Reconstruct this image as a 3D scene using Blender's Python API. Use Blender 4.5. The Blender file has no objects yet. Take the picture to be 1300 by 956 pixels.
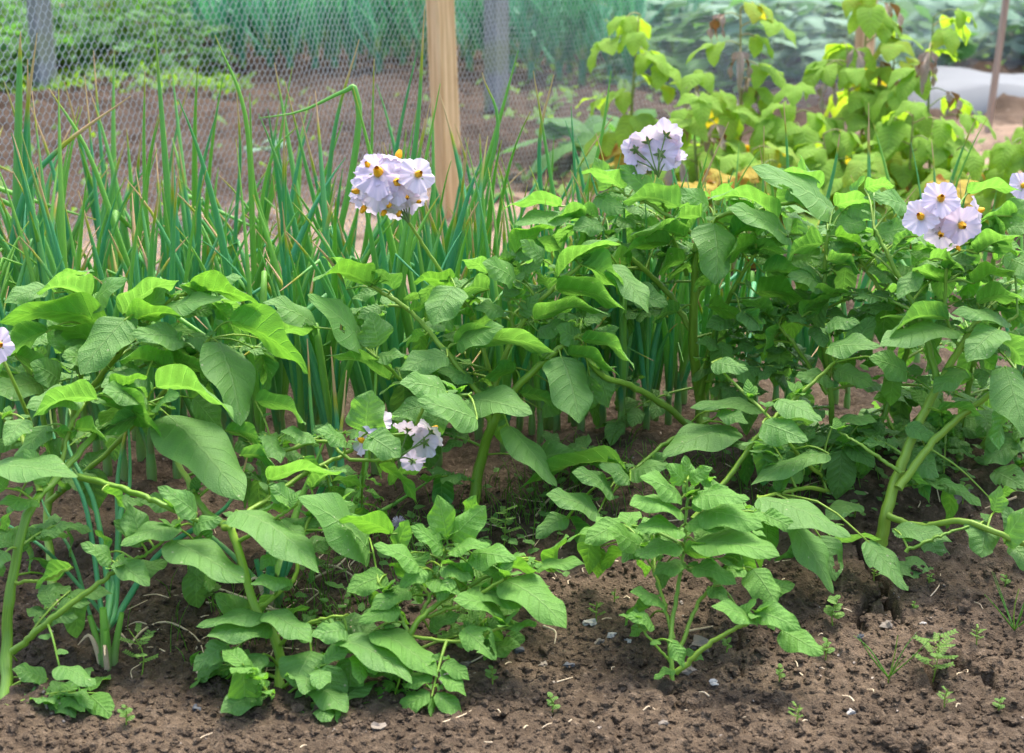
import bpy, math, random
import numpy as np
from mathutils import Vector, noise as mnoise

# ------------------------------------------------------------------ camera, sky, sun, exposure
SC = bpy.context.scene
COL = SC.collection
PITCH = math.radians(17.0)
CAMZ = 1.05
F = 650 / math.tan(math.radians(17.0))
cam_d = bpy.data.cameras.new('camera')
cam = bpy.data.objects.new('camera', cam_d)
COL.objects.link(cam)
cam.location = (0, 0, CAMZ)
cam.rotation_euler = (math.radians(90) - PITCH, 0, 0)
cam_d.sensor_width = 36
cam_d.lens = 18 / math.tan(math.radians(17.0))
cam_d.clip_start = 0.05
cam_d.clip_end = 500
cam_d.dof.use_dof = True
cam_d.dof.focus_distance = 2.55
cam_d.dof.aperture_fstop = 6.3
SC.camera = cam

SUN_EL, SUN_AZ = 66, 25        # azimuth clockwise from +Y: the light comes from behind the bed
W = bpy.data.worlds.new('World'); SC.world = W; W.use_nodes = True
wn = W.node_tree.nodes; wl = W.node_tree.links
sky = wn.new('ShaderNodeTexSky'); sky.sky_type = 'NISHITA'; sky.sun_disc = False
sky.sun_elevation = math.radians(SUN_EL); sky.sun_rotation = math.radians(SUN_AZ)
sky.air_density = 1.0; sky.dust_density = 4.0; sky.ozone_density = 1.0
wl.new(sky.outputs[0], wn['Background'].inputs[0])
wn['Background'].inputs[1].default_value = 0.15
sd = bpy.data.lights.new('sun', 'SUN'); sd.energy = 1.5; sd.angle = math.radians(28); sd.color = (1, .96, .9)
so = bpy.data.objects.new('sun', sd); COL.objects.link(so)
az, el = math.radians(SUN_AZ), math.radians(SUN_EL)
sdir = Vector((math.sin(az) * math.cos(el), math.cos(az) * math.cos(el), math.sin(el)))
so.rotation_euler = sdir.to_track_quat('Z', 'Y').to_euler()
so.location = sdir * 10
SC.view_settings.view_transform = 'Standard'
SC.view_settings.look = 'None'
SC.view_settings.gamma = 1
SC.view_settings.exposure = 1.9
SC.cycles.max_bounces = 8
SC.cycles.transparent_max_bounces = 8
SC.cycles.use_denoising = True

C = np.array([0, 0, CAMZ])
FW = np.array([0, math.cos(PITCH), -math.sin(PITCH)])
UP = np.array([0, math.sin(PITCH), math.cos(PITCH)])
RX = np.array([1.0, 0, 0])
def ray(px, py):
    return FW + RX * ((px - 650) / F) - UP * ((py - 478) / F)
def P(px, py, D):
    d = ray(px, py)
    return C + d * (D / d[1])
def mpp(D): return D / F / math.cos(PITCH)

# ------------------------------------------------------------------ noise and the lie of the land
_rs = np.random.RandomState(5)
_T = _rs.rand(256, 256)
def vnoise(x, y):
    x = np.asarray(x, float); y = np.asarray(y, float)
    xi = np.floor(x).astype(int); yi = np.floor(y).astype(int)
    xf = x - xi; yf = y - yi
    xf = xf * xf * (3 - 2 * xf); yf = yf * yf * (3 - 2 * yf)
    a = _T[xi & 255, yi & 255]; b = _T[(xi + 1) & 255, yi & 255]
    c = _T[xi & 255, (yi + 1) & 255]; d = _T[(xi + 1) & 255, (yi + 1) & 255]
    return (a * (1 - xf) + b * xf) * (1 - yf) + (c * (1 - xf) + d * xf) * yf
def fbm(x, y, o=4):
    s = 0; a = .5
    for k in range(o):
        s = s + a * (vnoise(x * 2 ** k + 17 * k, y * 2 ** k + 31 * k) - .5); a *= .5
    return s
def smooth(a, b, x):
    t = np.clip((x - a) / (b - a), 0, 1); return t * t * (3 - 2 * t)
def land(x, y):
    """the broad shape: hilled potato row, trough in front, flat onion bed, dug bed beyond the netting"""
    x = np.asarray(x, float); y = np.asarray(y, float)
    k = smooth(-.35, .25, x)
    r = (.045 + .065 * k) * np.exp(-((y - 2.62 - .05 * np.sin(x * 3)) / .36) ** 2)
    far = .10 * smooth(5.6, 6.3, y + .4 * x) * (1 - smooth(8.5, 9.5, y))
    return r + far * .6 + .02 * fbm(x * 1.7, y * 1.7, 2)
def G(px, py, lift=0.0):
    d = ray(px, py); t = 1.0
    for i in range(60):
        p = C + d * t
        h = p[2] - float(land(p[0], p[1]))
        if abs(h) < 1e-4: break
        t += h / -d[2] * .8
    return p + np.array([0, 0, lift])
def on_ground(x, y): return np.array([x, y, float(land(x, y))])

# ------------------------------------------------------------------ object helpers
def tag(o, label=None, cat=None, group=None, kind=None):
    if label: o['label'] = label
    if cat: o['category'] = cat
    if group: o['group'] = group
    if kind: o['kind'] = kind
    return o
def empty(name, loc, label=None, cat=None, group=None):
    o = bpy.data.objects.new(name, None); COL.objects.link(o)
    o.location = loc; o.empty_display_size = .02
    tag(o, label, cat, group)
    return o
class MB:
    """collects vertices, faces and a uv per vertex, builds ONE mesh object"""
    def __init__(s): s.v = []; s.f = []; s.uv = []; s.n = 0
    def add(s, v, f, uv=None):
        v = np.asarray(v, float).reshape(-1, 3)
        s.v.append(v); f = np.asarray(f, int) + s.n
        s.f.append(f)
        s.uv.append(np.zeros((len(v), 2)) if uv is None else np.asarray(uv, float))
        s.n += len(v)
    def mesh(s, name, mat, smooth_=True, origin=None):
        V = np.concatenate(s.v)
        if origin is not None: V = V - np.asarray(origin)
        U = np.concatenate(s.uv)
        fl = []
        for f in s.f: fl += f.tolist()
        me = bpy.data.meshes.new(name)
        me.from_pydata(V.tolist(), [], fl)
        ul = me.uv_layers.new(name='UVMap')
        idx = np.empty(len(me.loops), dtype=np.int32); me.loops.foreach_get('vertex_index', idx)
        ul.data.foreach_set('uv', U[idx].astype(np.float32).ravel())
        if smooth_: me.polygons.foreach_set('use_smooth', np.ones(len(me.polygons), dtype=bool))
        me.materials.append(mat)
        me.update()
        return me
    def build(s, name, mat, parent=None, smooth_=True):
        org = np.zeros(3)
        if parent is not None:
            p = parent
            while p is not None: org = org + np.array(p.location); p = p.parent
        me = s.mesh(name, mat, smooth_, org)
        o = bpy.data.objects.new(name, me); COL.objects.link(o)
        if parent is not None: o.parent = parent
        return o
def centre_origin(o):
    """moves a top-level mesh's origin to the middle of its base"""
    me = o.data; n = len(me.vertices); a = np.empty(n * 3, np.float32); me.vertices.foreach_get('co', a); a = a.reshape(-1, 3)
    c = np.array([(a[:, 0].min() + a[:, 0].max()) / 2, (a[:, 1].min() + a[:, 1].max()) / 2, a[:, 2].min()])
    me.vertices.foreach_set('co', (a - c).astype(np.float32).ravel()); me.update(); o.location = c
    return o
def nrm(v):
    v = np.asarray(v, float); return v / (np.linalg.norm(v) + 1e-12)
def catmull(pts, n):
    pts = [np.asarray(p, float) for p in pts]
    if len(pts) == 2: return np.array([pts[0] * (1 - t) + pts[1] * t for t in np.linspace(0, 1, n)])
    p = [2 * pts[0] - pts[1]] + pts + [2 * pts[-1] - pts[-2]]
    out = []; m = len(pts) - 1
    for t in np.linspace(0, m - 1e-6, n):
        i = int(t); u = t - i; a, b, c, d = p[i], p[i + 1], p[i + 2], p[i + 3]
        out.append(.5 * (2 * b + (c - a) * u + (2 * a - 5 * b + 4 * c - d) * u * u + (3 * b - a - 3 * c + d) * u ** 3))
    return np.array(out)
def tube(mb, pts, rad, sides=7, n=None, flat=1.0, rib=0.0, u0=0, u1=1, closed_tip=True):
    if n: pts = catmull(pts, n)
    pts = np.asarray(pts, float); n = len(pts)
    rad = np.interp(np.linspace(0, 1, n), np.linspace(0, 1, len(rad)), rad)
    t = np.gradient(pts, axis=0); t /= (np.linalg.norm(t, axis=1)[:, None] + 1e-12)
    ref = np.array([0.13, -1, 0.2]) if abs(t[0][1]) < .9 else np.array([1, 0, .1])
    a = nrm(np.cross(t[0], ref)); V = []; UV = []
    th = np.linspace(0, 2 * math.pi, sides, endpoint=False)
    for i in range(n):
        a = nrm(a - t[i] * np.dot(a, t[i])); b = np.cross(t[i], a)
        rr = rad[i] * (1 + rib * np.cos(3 * th))
        V.append(pts[i] + np.outer(np.cos(th) * rr, a) + np.outer(np.sin(th) * rr * flat, b))
        UV.append(np.c_[np.full(sides, u0 + (u1 - u0) * i / (n - 1)), th / 6.2832])
    V = np.concatenate(V); Fc = []
    for i in range(n - 1):
        for j in range(sides):
            k = (j + 1) % sides
            Fc.append((i * sides + j, i * sides + k, (i + 1) * sides + k, (i + 1) * sides + j))
    mb.add(V, Fc, np.concatenate(UV))
def blob(mb, c, r, seed=0, sub=2, sq=(1, 1, 1), amp=.25):
    import bmesh
    bm = bmesh.new(); bmesh.ops.create_icosphere(bm, subdivisions=sub, radius=1)
    v = np.array([x.co[:] for x in bm.verts]); f = [[q.index for q in p.verts] for p in bm.faces]; bm.free()
    rr = np.random.RandomState(seed); k = rr.rand(3) * 20
    d = np.array([mnoise.noise(Vector(q * 1.3 + k)) + .5 * mnoise.noise(Vector(q * 3.1 + k)) for q in v])
    v = v * (1 + amp * d)[:, None] * np.array(sq) * r + np.asarray(c)
    mb.add(v, f)

# ------------------------------------------------------------------ materials
def newmat(name):
    m = bpy.data.materials.new(name); m.use_nodes = True
    nt = m.node_tree; nt.nodes.clear()
    out = nt.nodes.new('ShaderNodeOutputMaterial')
    return m, nt, out
class NT:
    def __init__(s, nt): s.nt = nt
    def n(s, t, **kw):
        x = s.nt.nodes.new(t)
        for k, v in kw.items(): setattr(x, k, v)
        return x
    def link(s, a, b): s.nt.links.new(a, b)
    def val(s, sock, v):
        if hasattr(v, 'node'): s.link(v, sock)
        else: sock.default_value = v
    def m(s, op, a, b=0.0, c=None, clamp=False):
        x = s.n('ShaderNodeMath', operation=op, use_clamp=clamp)
        s.val(x.inputs[0], a); s.val(x.inputs[1], b)
        if c is not None: s.val(x.inputs[2], c)
        return x.outputs[0]
    def mix(s, f, a, b):
        x = s.n('ShaderNodeMix', data_type='RGBA')
        s.val(x.inputs[0], f)
        for i, v in ((6, a), (7, b)):
            s.val(x.inputs[i], v if hasattr(v, 'node') else (*v, 1))
        return x.outputs[2]
    def ss(s, a, b, x):
        r = s.n('ShaderNodeMapRange', interpolation_type='SMOOTHSTEP')
        s.val(r.inputs[0], x); r.inputs[1].default_value = a; r.inputs[2].default_value = b
        return r.outputs[0]
    def noise(s, scale, detail=3, vec=None, rough=.5, dim='3D'):
        x = s.n('ShaderNodeTexNoise', noise_dimensions=dim); x.inputs['Scale'].default_value = scale
        x.inputs['Detail'].default_value = detail; x.inputs['Roughness'].default_value = rough
        if vec is not None: s.link(vec, x.inputs['Vector'])
        return x.outputs[0]

def leaf_mat(name, top, top2, under, trans, rough=.42, nveins=7.0, tfac=.42, vein=(.2, .34, .1), spots=0.0, spec=.5, bump=.55, yellow=0.0, brown=None):
    m, nt, out = newmat(name); q = NT(nt)
    uv = q.n('ShaderNodeUVMap', uv_map='UVMap').outputs[0]
    sp = q.n('ShaderNodeSeparateXYZ'); q.link(uv, sp.inputs[0])
    u = sp.outputs[0]; av = q.m('ABSOLUTE', q.m('MULTIPLY_ADD', sp.outputs[1], 2.0, -1.0))
    rnd = q.n('ShaderNodeObjectInfo').outputs['Random']
    tc = q.n('ShaderNodeTexCoord').outputs['Object']
    mid = q.m('SUBTRACT', 1.0, q.ss(.015, .07, av))
    ph = q.m('FRACT', q.m('ADD', q.m('SUBTRACT', q.m('MULTIPLY', u, nveins), q.m('MULTIPLY', av, 1.5)), q.m('MULTIPLY', q.noise(40, 1, tc), .25)))
    tri = q.m('ABSOLUTE', q.m('MULTIPLY_ADD', ph, 2.0, -1.0))       # 1 at the vein
    side = q.m('MULTIPLY', q.ss(.86, 1.0, tri), q.m('SUBTRACT', 1.0, q.m('MULTIPLY', av, .6)))
    veins = q.m('MAXIMUM', mid, q.m('MULTIPLY', side, .75))
    net = q.n('ShaderNodeTexVoronoi', feature='DISTANCE_TO_EDGE'); net.inputs['Scale'].default_value = 260; q.link(tc, net.inputs['Vector'])
    netv = q.ss(0.0, .25, net.outputs[0])
    n1 = q.noise(26, 3, tc)
    base = q.mix(q.ss(.35, .65, q.m('MULTIPLY_ADD', n1, .6, q.m('MULTIPLY', rnd, .4))), top, top2)
    if yellow:
        yl = q.m('MULTIPLY', q.ss(1 - yellow, 1.0, q.m('MULTIPLY_ADD', n1, .35, q.m('MULTIPLY', rnd, .75))), .9)
        base = q.mix(yl, base, (.42, .34, .02))
    bf = q.n('ShaderNodeNewGeometry').outputs['Backfacing']
    colr = q.mix(bf, base, under)
    colr = q.mix(q.m('MULTIPLY', q.m('SUBTRACT', 1.0, netv), .2), colr, tuple(x * .55 for x in top))
    colr = q.mix(q.m('MULTIPLY', veins, .65), colr, vein)
    tr = q.mix(q.m('MULTIPLY', veins, .5), q.mix(q.m('MULTIPLY', q.m('ADD', q.ss(.35, .65, n1), q.m('SUBTRACT', 1.0, tri)), .5), trans, tuple(x * .55 for x in trans)), tuple(min(1, x * 1.25) for x in trans))
    if yellow: tr = q.mix(yl, tr, (.75, .5, .02))
    if spots:
        sn = q.n('ShaderNodeTexVoronoi'); sn.inputs['Scale'].default_value = 75; q.link(tc, sn.inputs['Vector'])
        sps = q.m('MULTIPLY', q.m('SUBTRACT', 1.0, q.ss(.08, .16, sn.outputs[0])), q.ss(.56, .6, q.noise(18, 1, tc)))
        colr = q.mix(q.m('MULTIPLY', sps, spots), colr, (.5, .52, .3))
    if brown:
        bn = q.ss(brown[1], brown[1] + .12, q.m('ADD', q.noise(14, 3, tc), q.m('MULTIPLY', u, .12)))
        colr = q.mix(bn, colr, brown[0]); tr = q.mix(bn, tr, brown[0])
    h = q.m('ADD', q.m('MULTIPLY', veins, -1.0), q.m('MULTIPLY', netv, .22))
    h = q.m('ADD', h, q.m('MULTIPLY', q.m('SUBTRACT', 1.0, tri), .5))
    bp = q.n('ShaderNodeBump'); bp.inputs['Strength'].default_value = bump; bp.inputs['Distance'].default_value = .0035; q.link(h, bp.inputs['Height'])
    pb = q.n('ShaderNodeBsdfPrincipled'); q.link(colr, pb.inputs['Base Color'])
    q.link(q.m('ADD', q.m('MULTIPLY_ADD', n1, .16, rough - .08), q.m('MULTIPLY', bf, .2)), pb.inputs['Roughness'])
    pb.inputs['Specular IOR Level'].default_value = spec; q.link(bp.outputs[0], pb.inputs['Normal'])
    tl = q.n('ShaderNodeBsdfTranslucent'); q.link(tr, tl.inputs[0]); q.link(bp.outputs[0], tl.inputs['Normal'])
    mx = q.n('ShaderNodeMixShader'); mx.inputs[0].default_value = tfac
    q.link(pb.outputs[0], mx.inputs[1]); q.link(tl.outputs[0], mx.inputs[2]); q.link(mx.outputs[0], out.inputs[0])
    return m
M_POT = leaf_mat('potato leaf', (.040, .235, .048), (.115, .385, .028), (.14, .31, .06), (.27, .60, .07), spots=.9, spec=.55, rough=.42, tfac=.46)
M_POTY = leaf_mat('young potato leaf', (.08, .29, .05), (.14, .39, .045), (.14, .32, .05), (.23, .55, .04), spots=.3, spec=.36, rough=.46)
M_RASP = leaf_mat('raspberry leaf', (.17, .37, .035), (.29, .45, .03), (.26, .43, .08), (.5, .78, .04), rough=.7, nveins=8, spec=.15, yellow=.31, tfac=.5)
M_RASPD = leaf_mat('withered raspberry leaf', (.30, .13, .05), (.42, .24, .11), (.48, .38, .30), (.3, .13, .04), rough=.8, spec=.1, tfac=.15)
M_YEL = leaf_mat('yellowed leaf', (.5, .33, .02), (.42, .36, .03), (.5, .4, .08), (.8, .5, .02), rough=.6, spec=.2, brown=((.3, .12, .02), .56))
M_CAB = leaf_mat('blue green brassica leaf', (.05, .2, .085), (.10, .27, .13), (.2, .34, .22), (.18, .4, .12), rough=.55, tfac=.2, vein=(.35, .45, .35), spec=.3)
M_BACK = leaf_mat('background leaf', (.035, .16, .05), (.08, .25, .07), (.12, .26, .08), (.18, .46, .06), rough=.55, spec=.3)
M_WEED = leaf_mat('weed leaf', (.1, .28, .03), (.14, .34, .03), (.16, .3, .06), (.36, .66, .03), rough=.5, nveins=4)

def stem_mat(name, c1, c2, rough=.45, tip=None, green_tip=None, trans=None, stripes=True, spec=.45):
    m, nt, out = newmat(name); q = NT(nt)
    uv = q.n('ShaderNodeUVMap', uv_map='UVMap').outputs[0]
    sp = q.n('ShaderNodeSeparateXYZ'); q.link(uv, sp.inputs[0]); u = sp.outputs[0]
    rnd = q.n('ShaderNodeObjectInfo').outputs['Random']
    tc = q.n('ShaderNodeTexCoord').outputs['Object']
    n1 = q.noise(30, 3, tc)
    mp = q.n('ShaderNodeCombineXYZ'); q.link(q.m('MULTIPLY', u, 4.0), mp.inputs[0]); q.link(q.m('MULTIPLY', sp.outputs[1], 22.0), mp.inputs[1])
    ln = q.noise(3.0, 2, mp.outputs[0])
    f = q.m('MULTIPLY_ADD', rnd, .75, q.m('MULTIPLY', n1, .25))
    col = q.mix(q.ss(.15, .85, f), c1, c2)
    if stripes: col = q.mix(q.m('MULTIPLY', q.ss(.45, .7, ln), .35), col, tuple(min(1, x * 1.7) for x in c2))
    if tip:
        t0 = q.m('MULTIPLY_ADD', rnd, .22, .72)
        a = q.m('SUBTRACT', u, t0)
        r2 = q.m('FRACT', q.m('MULTIPLY', rnd, 7.31))
        col = q.mix(q.m('MULTIPLY', q.ss(0, .07, a), q.ss(.15, .4, r2)), col, (.42, .40, .03))
        col = q.mix(q.m('MULTIPLY', q.ss(.07, .11, a), q.ss(.25, .4, r2)), col, tip)
        col = q.mix(q.m('SUBTRACT', 1.0, q.ss(.02, .12, u)), col, (.24, .36, .12))
    bp = q.n('ShaderNodeBump'); bp.inputs['Strength'].default_value = .3; bp.inputs['Distance'].default_value = .001; q.link(ln, bp.inputs['Height'])
    pb = q.n('ShaderNodeBsdfPrincipled'); q.link(col, pb.inputs['Base Color']); pb.inputs['Roughness'].default_value = rough
    pb.inputs['Specular IOR Level'].default_value = spec; q.link(bp.outputs[0], pb.inputs['Normal'])
    if trans:
        tl = q.n('ShaderNodeBsdfTranslucent'); q.link(q.mix(.5, col, trans), tl.inputs[0])
        mx = q.n('ShaderNodeMixShader'); mx.inputs[0].default_value = .3
        q.link(pb.outputs[0], mx.inputs[1]); q.link(tl.outputs[0], mx.inputs[2]); q.link(mx.outputs[0], out.inputs[0])
    else: q.link(pb.outputs[0], out.inputs[0])
    return m
M_STEM = stem_mat('potato stem', (.11, .23, .018), (.19, .30, .03), spec=.35)
M_ONION = stem_mat('onion leaf', (.05, .29, .14), (.20, .43, .06), rough=.5, tip=(.62, .38, .2), trans=(.3, .7, .08))
M_LEEK = stem_mat('leek leaf', (.045, .25, .13), (.09, .36, .18), rough=.5, tip=(.4, .42, .15), trans=(.15, .5, .15))
M_CANE = stem_mat('raspberry cane', (.16, .24, .06), (.3, .26, .1), rough=.6)
M_DRY = stem_mat('dry straw', (.45, .33, .19), (.6, .48, .32), rough=.8, spec=.1)
M_WOOD_G = None

def simple(name, col, rough=.6, spec=.4, trans=None, tf=.4, n=None):
    m, nt, out = newmat(name); q = NT(nt)
    tc = q.n('ShaderNodeTexCoord').outputs['Object']
    c = q.mix(q.noise(n[0] if n else 20, 3, tc), tuple(x * (n[1] if n else .8) for x in col), col)
    pb = q.n('ShaderNodeBsdfPrincipled'); q.link(c, pb.inputs['Base Color']); pb.inputs['Roughness'].default_value = rough
    pb.inputs['Specular IOR Level'].default_value = spec
    if trans:
        tl = q.n('ShaderNodeBsdfTranslucent'); tl.inputs[0].default_value = (*trans, 1)
        mx = q.n('ShaderNodeMixShader'); mx.inputs[0].default_value = tf
        q.link(pb.outputs[0], mx.inputs[1]); q.link(tl.outputs[0], mx.inputs[2]); q.link(mx.outputs[0], out.inputs[0])
    else: q.link(pb.outputs[0], out.inputs[0])
    return m
M_ANTH = simple('orange yellow anthers', (.95, .46, .01), .5, .3, n=(300, .7))
M_CALYX = simple('calyx green', (.12, .2, .04), .5)
M_STONE = simple('pale stone', (.25, .21, .165), .85, .2, n=(60, .6))
M_WSTONE = simple('whitish stone', (.42, .39, .34), .8, .2, n=(60, .75))
M_GSTONE = simple('grey stone', (.09, .095, .1), .8, .3, n=(60, .6))
M_WIRE = simple('galvanised wire', (.5, .55, .57), .45, .6, n=(9, .8))
M_WIRE.node_tree.nodes['Principled BSDF'].inputs['Metallic'].default_value = .35
M_SHEET = simple('white fleece', (.17, .18, .185), .8, .2, n=(8, .85))
M_FLUFF = simple('grey seed fluff', (.55, .5, .6), .9, .1)

def petal_mat():
    m, nt, out = newmat('pale lilac petal'); q = NT(nt)
    uv = q.n('ShaderNodeUVMap', uv_map='UVMap').outputs[0]
    sp = q.n('ShaderNodeSeparateXYZ'); q.link(uv, sp.inputs[0]); r = sp.outputs[0]
    rnd = q.n('ShaderNodeObjectInfo').outputs['Random']
    tc = q.n('ShaderNodeTexCoord').outputs['Object']
    mp = q.n('ShaderNodeCombineXYZ'); q.link(q.m('MULTIPLY', r, 1.5), mp.inputs[0]); q.link(q.m('MULTIPLY', sp.outputs[1], 60.0), mp.inputs[1])
    ln = q.noise(1.0, 2, mp.outputs[0])
    lil = q.m('MULTIPLY', q.m('MULTIPLY_ADD', rnd, .45, q.m('MULTIPLY', q.noise(60, 2, tc), .45)), .6)
    c = q.mix(lil, (.74, .67, .71), (.56, .40, .62))
    c = q.mix(q.m('MULTIPLY', q.ss(.5, .7, ln), .18), c, (.5, .38, .68))
    star = q.m('SUBTRACT', 1.0, q.ss(.12, .26, r))
    c = q.mix(q.m('MULTIPLY', star, .8), c, (.75, .72, .2))
    bp = q.n('ShaderNodeBump'); bp.inputs['Strength'].default_value = .5; bp.inputs['Distance'].default_value = .001; q.link(ln, bp.inputs['Height'])
    pb = q.n('ShaderNodeBsdfPrincipled'); q.link(c, pb.inputs['Base Color']); pb.inputs['Roughness'].default_value = .7
    pb.inputs['Specular IOR Level'].default_value = .2; q.link(bp.outputs[0], pb.inputs['Normal'])
    tl = q.n('ShaderNodeBsdfTranslucent'); q.link(c, tl.inputs[0])
    mx = q.n('ShaderNodeMixShader'); mx.inputs[0].default_value = .35
    q.link(pb.outputs[0], mx.inputs[1]); q.link(tl.outputs[0], mx.inputs[2]); q.link(mx.outputs[0], out.inputs[0])
    return m
M_PETAL = petal_mat()

def soil_mat(name='soil', near=True):
    m, nt, out = newmat(name); q = NT(nt)
    tc = q.n('ShaderNodeTexCoord').outputs['Object']
    sp = q.n('ShaderNodeSeparateXYZ'); q.link(tc, sp.inputs[0])
    a = q.noise(6, 5, tc, .6); b = q.noise(90, 4, tc, .65); c2 = q.noise(420, 2, tc)
    c = q.mix(q.ss(.35, .68, a), (.062, .044, .028), (.118, .084, .054))
    c = q.mix(q.m('MULTIPLY', q.ss(.5, .75, b), .6), c, (.23, .17, .115))
    c = q.mix(q.m('MULTIPLY', q.m('SUBTRACT', 1.0, q.ss(.3, .5, b)), .55), c, (.045, .031, .021))
    # the trodden dry strip behind the onions is paler ground
    yy = q.m('ADD', sp.outputs[1], q.m('MULTIPLY', sp.outputs[0], -.55))
    dry = q.m('MULTIPLY', q.m('MULTIPLY', q.ss(3.9, 4.5, yy), q.m('SUBTRACT', 1.0, q.ss(5.2, 5.9, yy))), q.ss(.32, .55, q.noise(5, 3, tc)))
    c = q.mix(q.m('MULTIPLY', dry, .75), c, (.42, .30, .21))
    dug = q.m('MULTIPLY', q.m('MULTIPLY', q.ss(4.6, 5.2, yy), q.m('SUBTRACT', 1.0, q.ss(9, 10, sp.outputs[1]))), q.m('SUBTRACT', 1.0, q.m('MULTIPLY', dry, .8)))
    c = q.mix(q.m('MULTIPLY', dug, .6), c, (.065, .04, .027))
    vo = q.n('ShaderNodeTexVoronoi'); vo.inputs['Scale'].default_value = 70; q.link(tc, vo.inputs['Vector'])
    peb = q.m('MULTIPLY', q.m('SUBTRACT', 1.0, q.ss(.12, .2, vo.outputs[0])), q.ss(.62, .66, q.noise(31, 1, tc)))
    c = q.mix(q.m('MULTIPLY', peb, .8), c, (.4, .34, .28))
    bp = q.n('ShaderNodeBump'); bp.inputs['Strength'].default_value = .9; bp.inputs['Distance'].default_value = .012
    q.link(q.m('ADD', q.m('ADD', b, q.m('MULTIPLY', c2, .35)), q.m('MULTIPLY', peb, .6)), bp.inputs['Height'])
    pb = q.n('ShaderNodeBsdfPrincipled'); q.link(c, pb.inputs['Base Color']); pb.inputs['Roughness'].default_value = .92
    pb.inputs['Specular IOR Level'].default_value = .15; q.link(bp.outputs[0], pb.inputs['Normal'])
    q.link(pb.outputs[0], out.inputs[0])
    return m
M_SOIL = soil_mat()

def wood_mat(name, c1, c2, grain=1.0, green=0):
    m, nt, out = newmat(name); q = NT(nt)
    tc = q.n('ShaderNodeTexCoord').outputs['Object']
    mp = q.n('ShaderNodeMapping'); mp.inputs['Scale'].default_value = (60, 60, 2.2); q.link(tc, mp.inputs['Vector'])
    g = q.noise(1.0, 4, mp.outputs[0], .6)
    c = q.mix(q.ss(.3, .7, g), c1, c2)
    big = q.noise(3, 2, tc)
    c = q.mix(q.m('MULTIPLY', q.ss(.5, .8, big), .5), c, tuple(x * .7 for x in c1))
    if green:
        sp = q.n('ShaderNodeSeparateXYZ'); q.link(tc, sp.inputs[0])
        gm = q.m('MULTIPLY', q.ss(.35, .6, q.noise(7, 3, tc)), q.m('SUBTRACT', 1.0, q.ss(.1, .7, sp.outputs[2])))
        c = q.mix(q.m('MULTIPLY', gm, green), c, (.2, .24, .07))
    else:
        kn = q.n('ShaderNodeTexVoronoi'); kn.inputs['Scale'].default_value = 5.2; q.link(tc, kn.inputs['Vector'])
        c = q.mix(q.m('MULTIPLY', q.m('SUBTRACT', 1.0, q.ss(.08, .24, kn.outputs[0])), .85), c, (.25, .1, .04))
    bp = q.n('ShaderNodeBump'); bp.inputs['Strength'].default_value = .4; bp.inputs['Distance'].default_value = .002; q.link(g, bp.inputs['Height'])
    pb = q.n('ShaderNodeBsdfPrincipled'); q.link(c, pb.inputs['Base Color']); pb.inputs['Roughness'].default_value = .75
    q.link(bp.outputs[0], pb.inputs['Normal']); q.link(pb.outputs[0], out.inputs[0])
    return m
M_TIMBER = wood_mat('fresh sawn timber', (.50, .29, .12), (.80, .55, .30))
M_GREYP = wood_mat('weathered grey post', (.13, .13, .14), (.30, .30, .30), green=.8)
M_STAKE = wood_mat('weathered stake', (.30, .20, .14), (.45, .34, .26), green=.01)

# ------------------------------------------------------------------ soil
def axis(a, b, step, far_lo, far_hi):
    core = np.arange(a, b, step); lo = []; s = step; x = a
    near_lo, near_hi = (-3.6, 3.6) if far_lo < -30 else (1.0, 9.0)
    while x > far_lo: s = min(s * 1.12, .03 if x > near_lo else 9); x -= s; lo.append(x)
    hi = []; s = step; x = core[-1]
    while x < far_hi: s = min(s * 1.12, .03 if x < near_hi else 9); x += s; hi.append(x)
    return np.array(lo[::-1] + core.tolist() + hi)
xs = axis(-.85, 1.0, .0046, -60, 60)
ys = axis(1.7, 3.1, .0046, -20, 90)
X, Y = np.meshgrid(xs, ys)
Z = land(X, Y)
near = smooth(.15, 0, np.maximum(-.85 - X, X - 1.0)) * smooth(.4, 0, Y - 3.1) * smooth(.15, 0, 1.7 - Y)
Z = Z + .020 * fbm(X * 9, Y * 9, 3)
cl = fbm(X * 26, Y * 26, 3)
Z = Z + near * (.020 * np.abs(cl) * 1.6 + .009 * fbm(X * 75, Y * 75, 3) - .008 * np.abs(fbm(X * 110, Y * 110, 2)))
# clods
def clods(X, Y, s, seed):
    gx = np.floor(X * s).astype(int); gy = np.floor(Y * s).astype(int); best = np.full(X.shape, 9.0)
    tab = np.random.RandomState(seed).rand(128, 128, 3)
    for i in (-1, 0, 1):
        for j in (-1, 0, 1):
            t = tab[(gx + i) & 127, (gy + j) & 127]
            d = np.hypot(X * s - (gx + i + t[..., 0]), Y * s - (gy + j + t[..., 1])) / (.35 + .6 * t[..., 2])
            best = np.minimum(best, d)
    return np.sqrt(np.clip(1 - best ** 2, 0, 1))
amt = smooth(.35, .6, vnoise(X * 4, Y * 4))
Z = Z + near * (.009 * clods(X, Y, 30, 3) * amt + .005 * clods(X, Y, 62, 5) * smooth(.4, .6, vnoise(X * 7 + 3, Y * 7)) + .002 * clods(X, Y, 105, 4))
mid = smooth(3.0, 3.4, Y) * smooth(14, 9, Y)
Z = Z + 1.25 * mid * (.06 * np.abs(fbm(X * 6, Y * 6, 3)) + .045 * clods(X, Y, 9, 8) * smooth(.35, .6, vnoise(X * 2.3, Y * 2.3)) + .02 * clods(X, Y, 17, 9))
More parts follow.
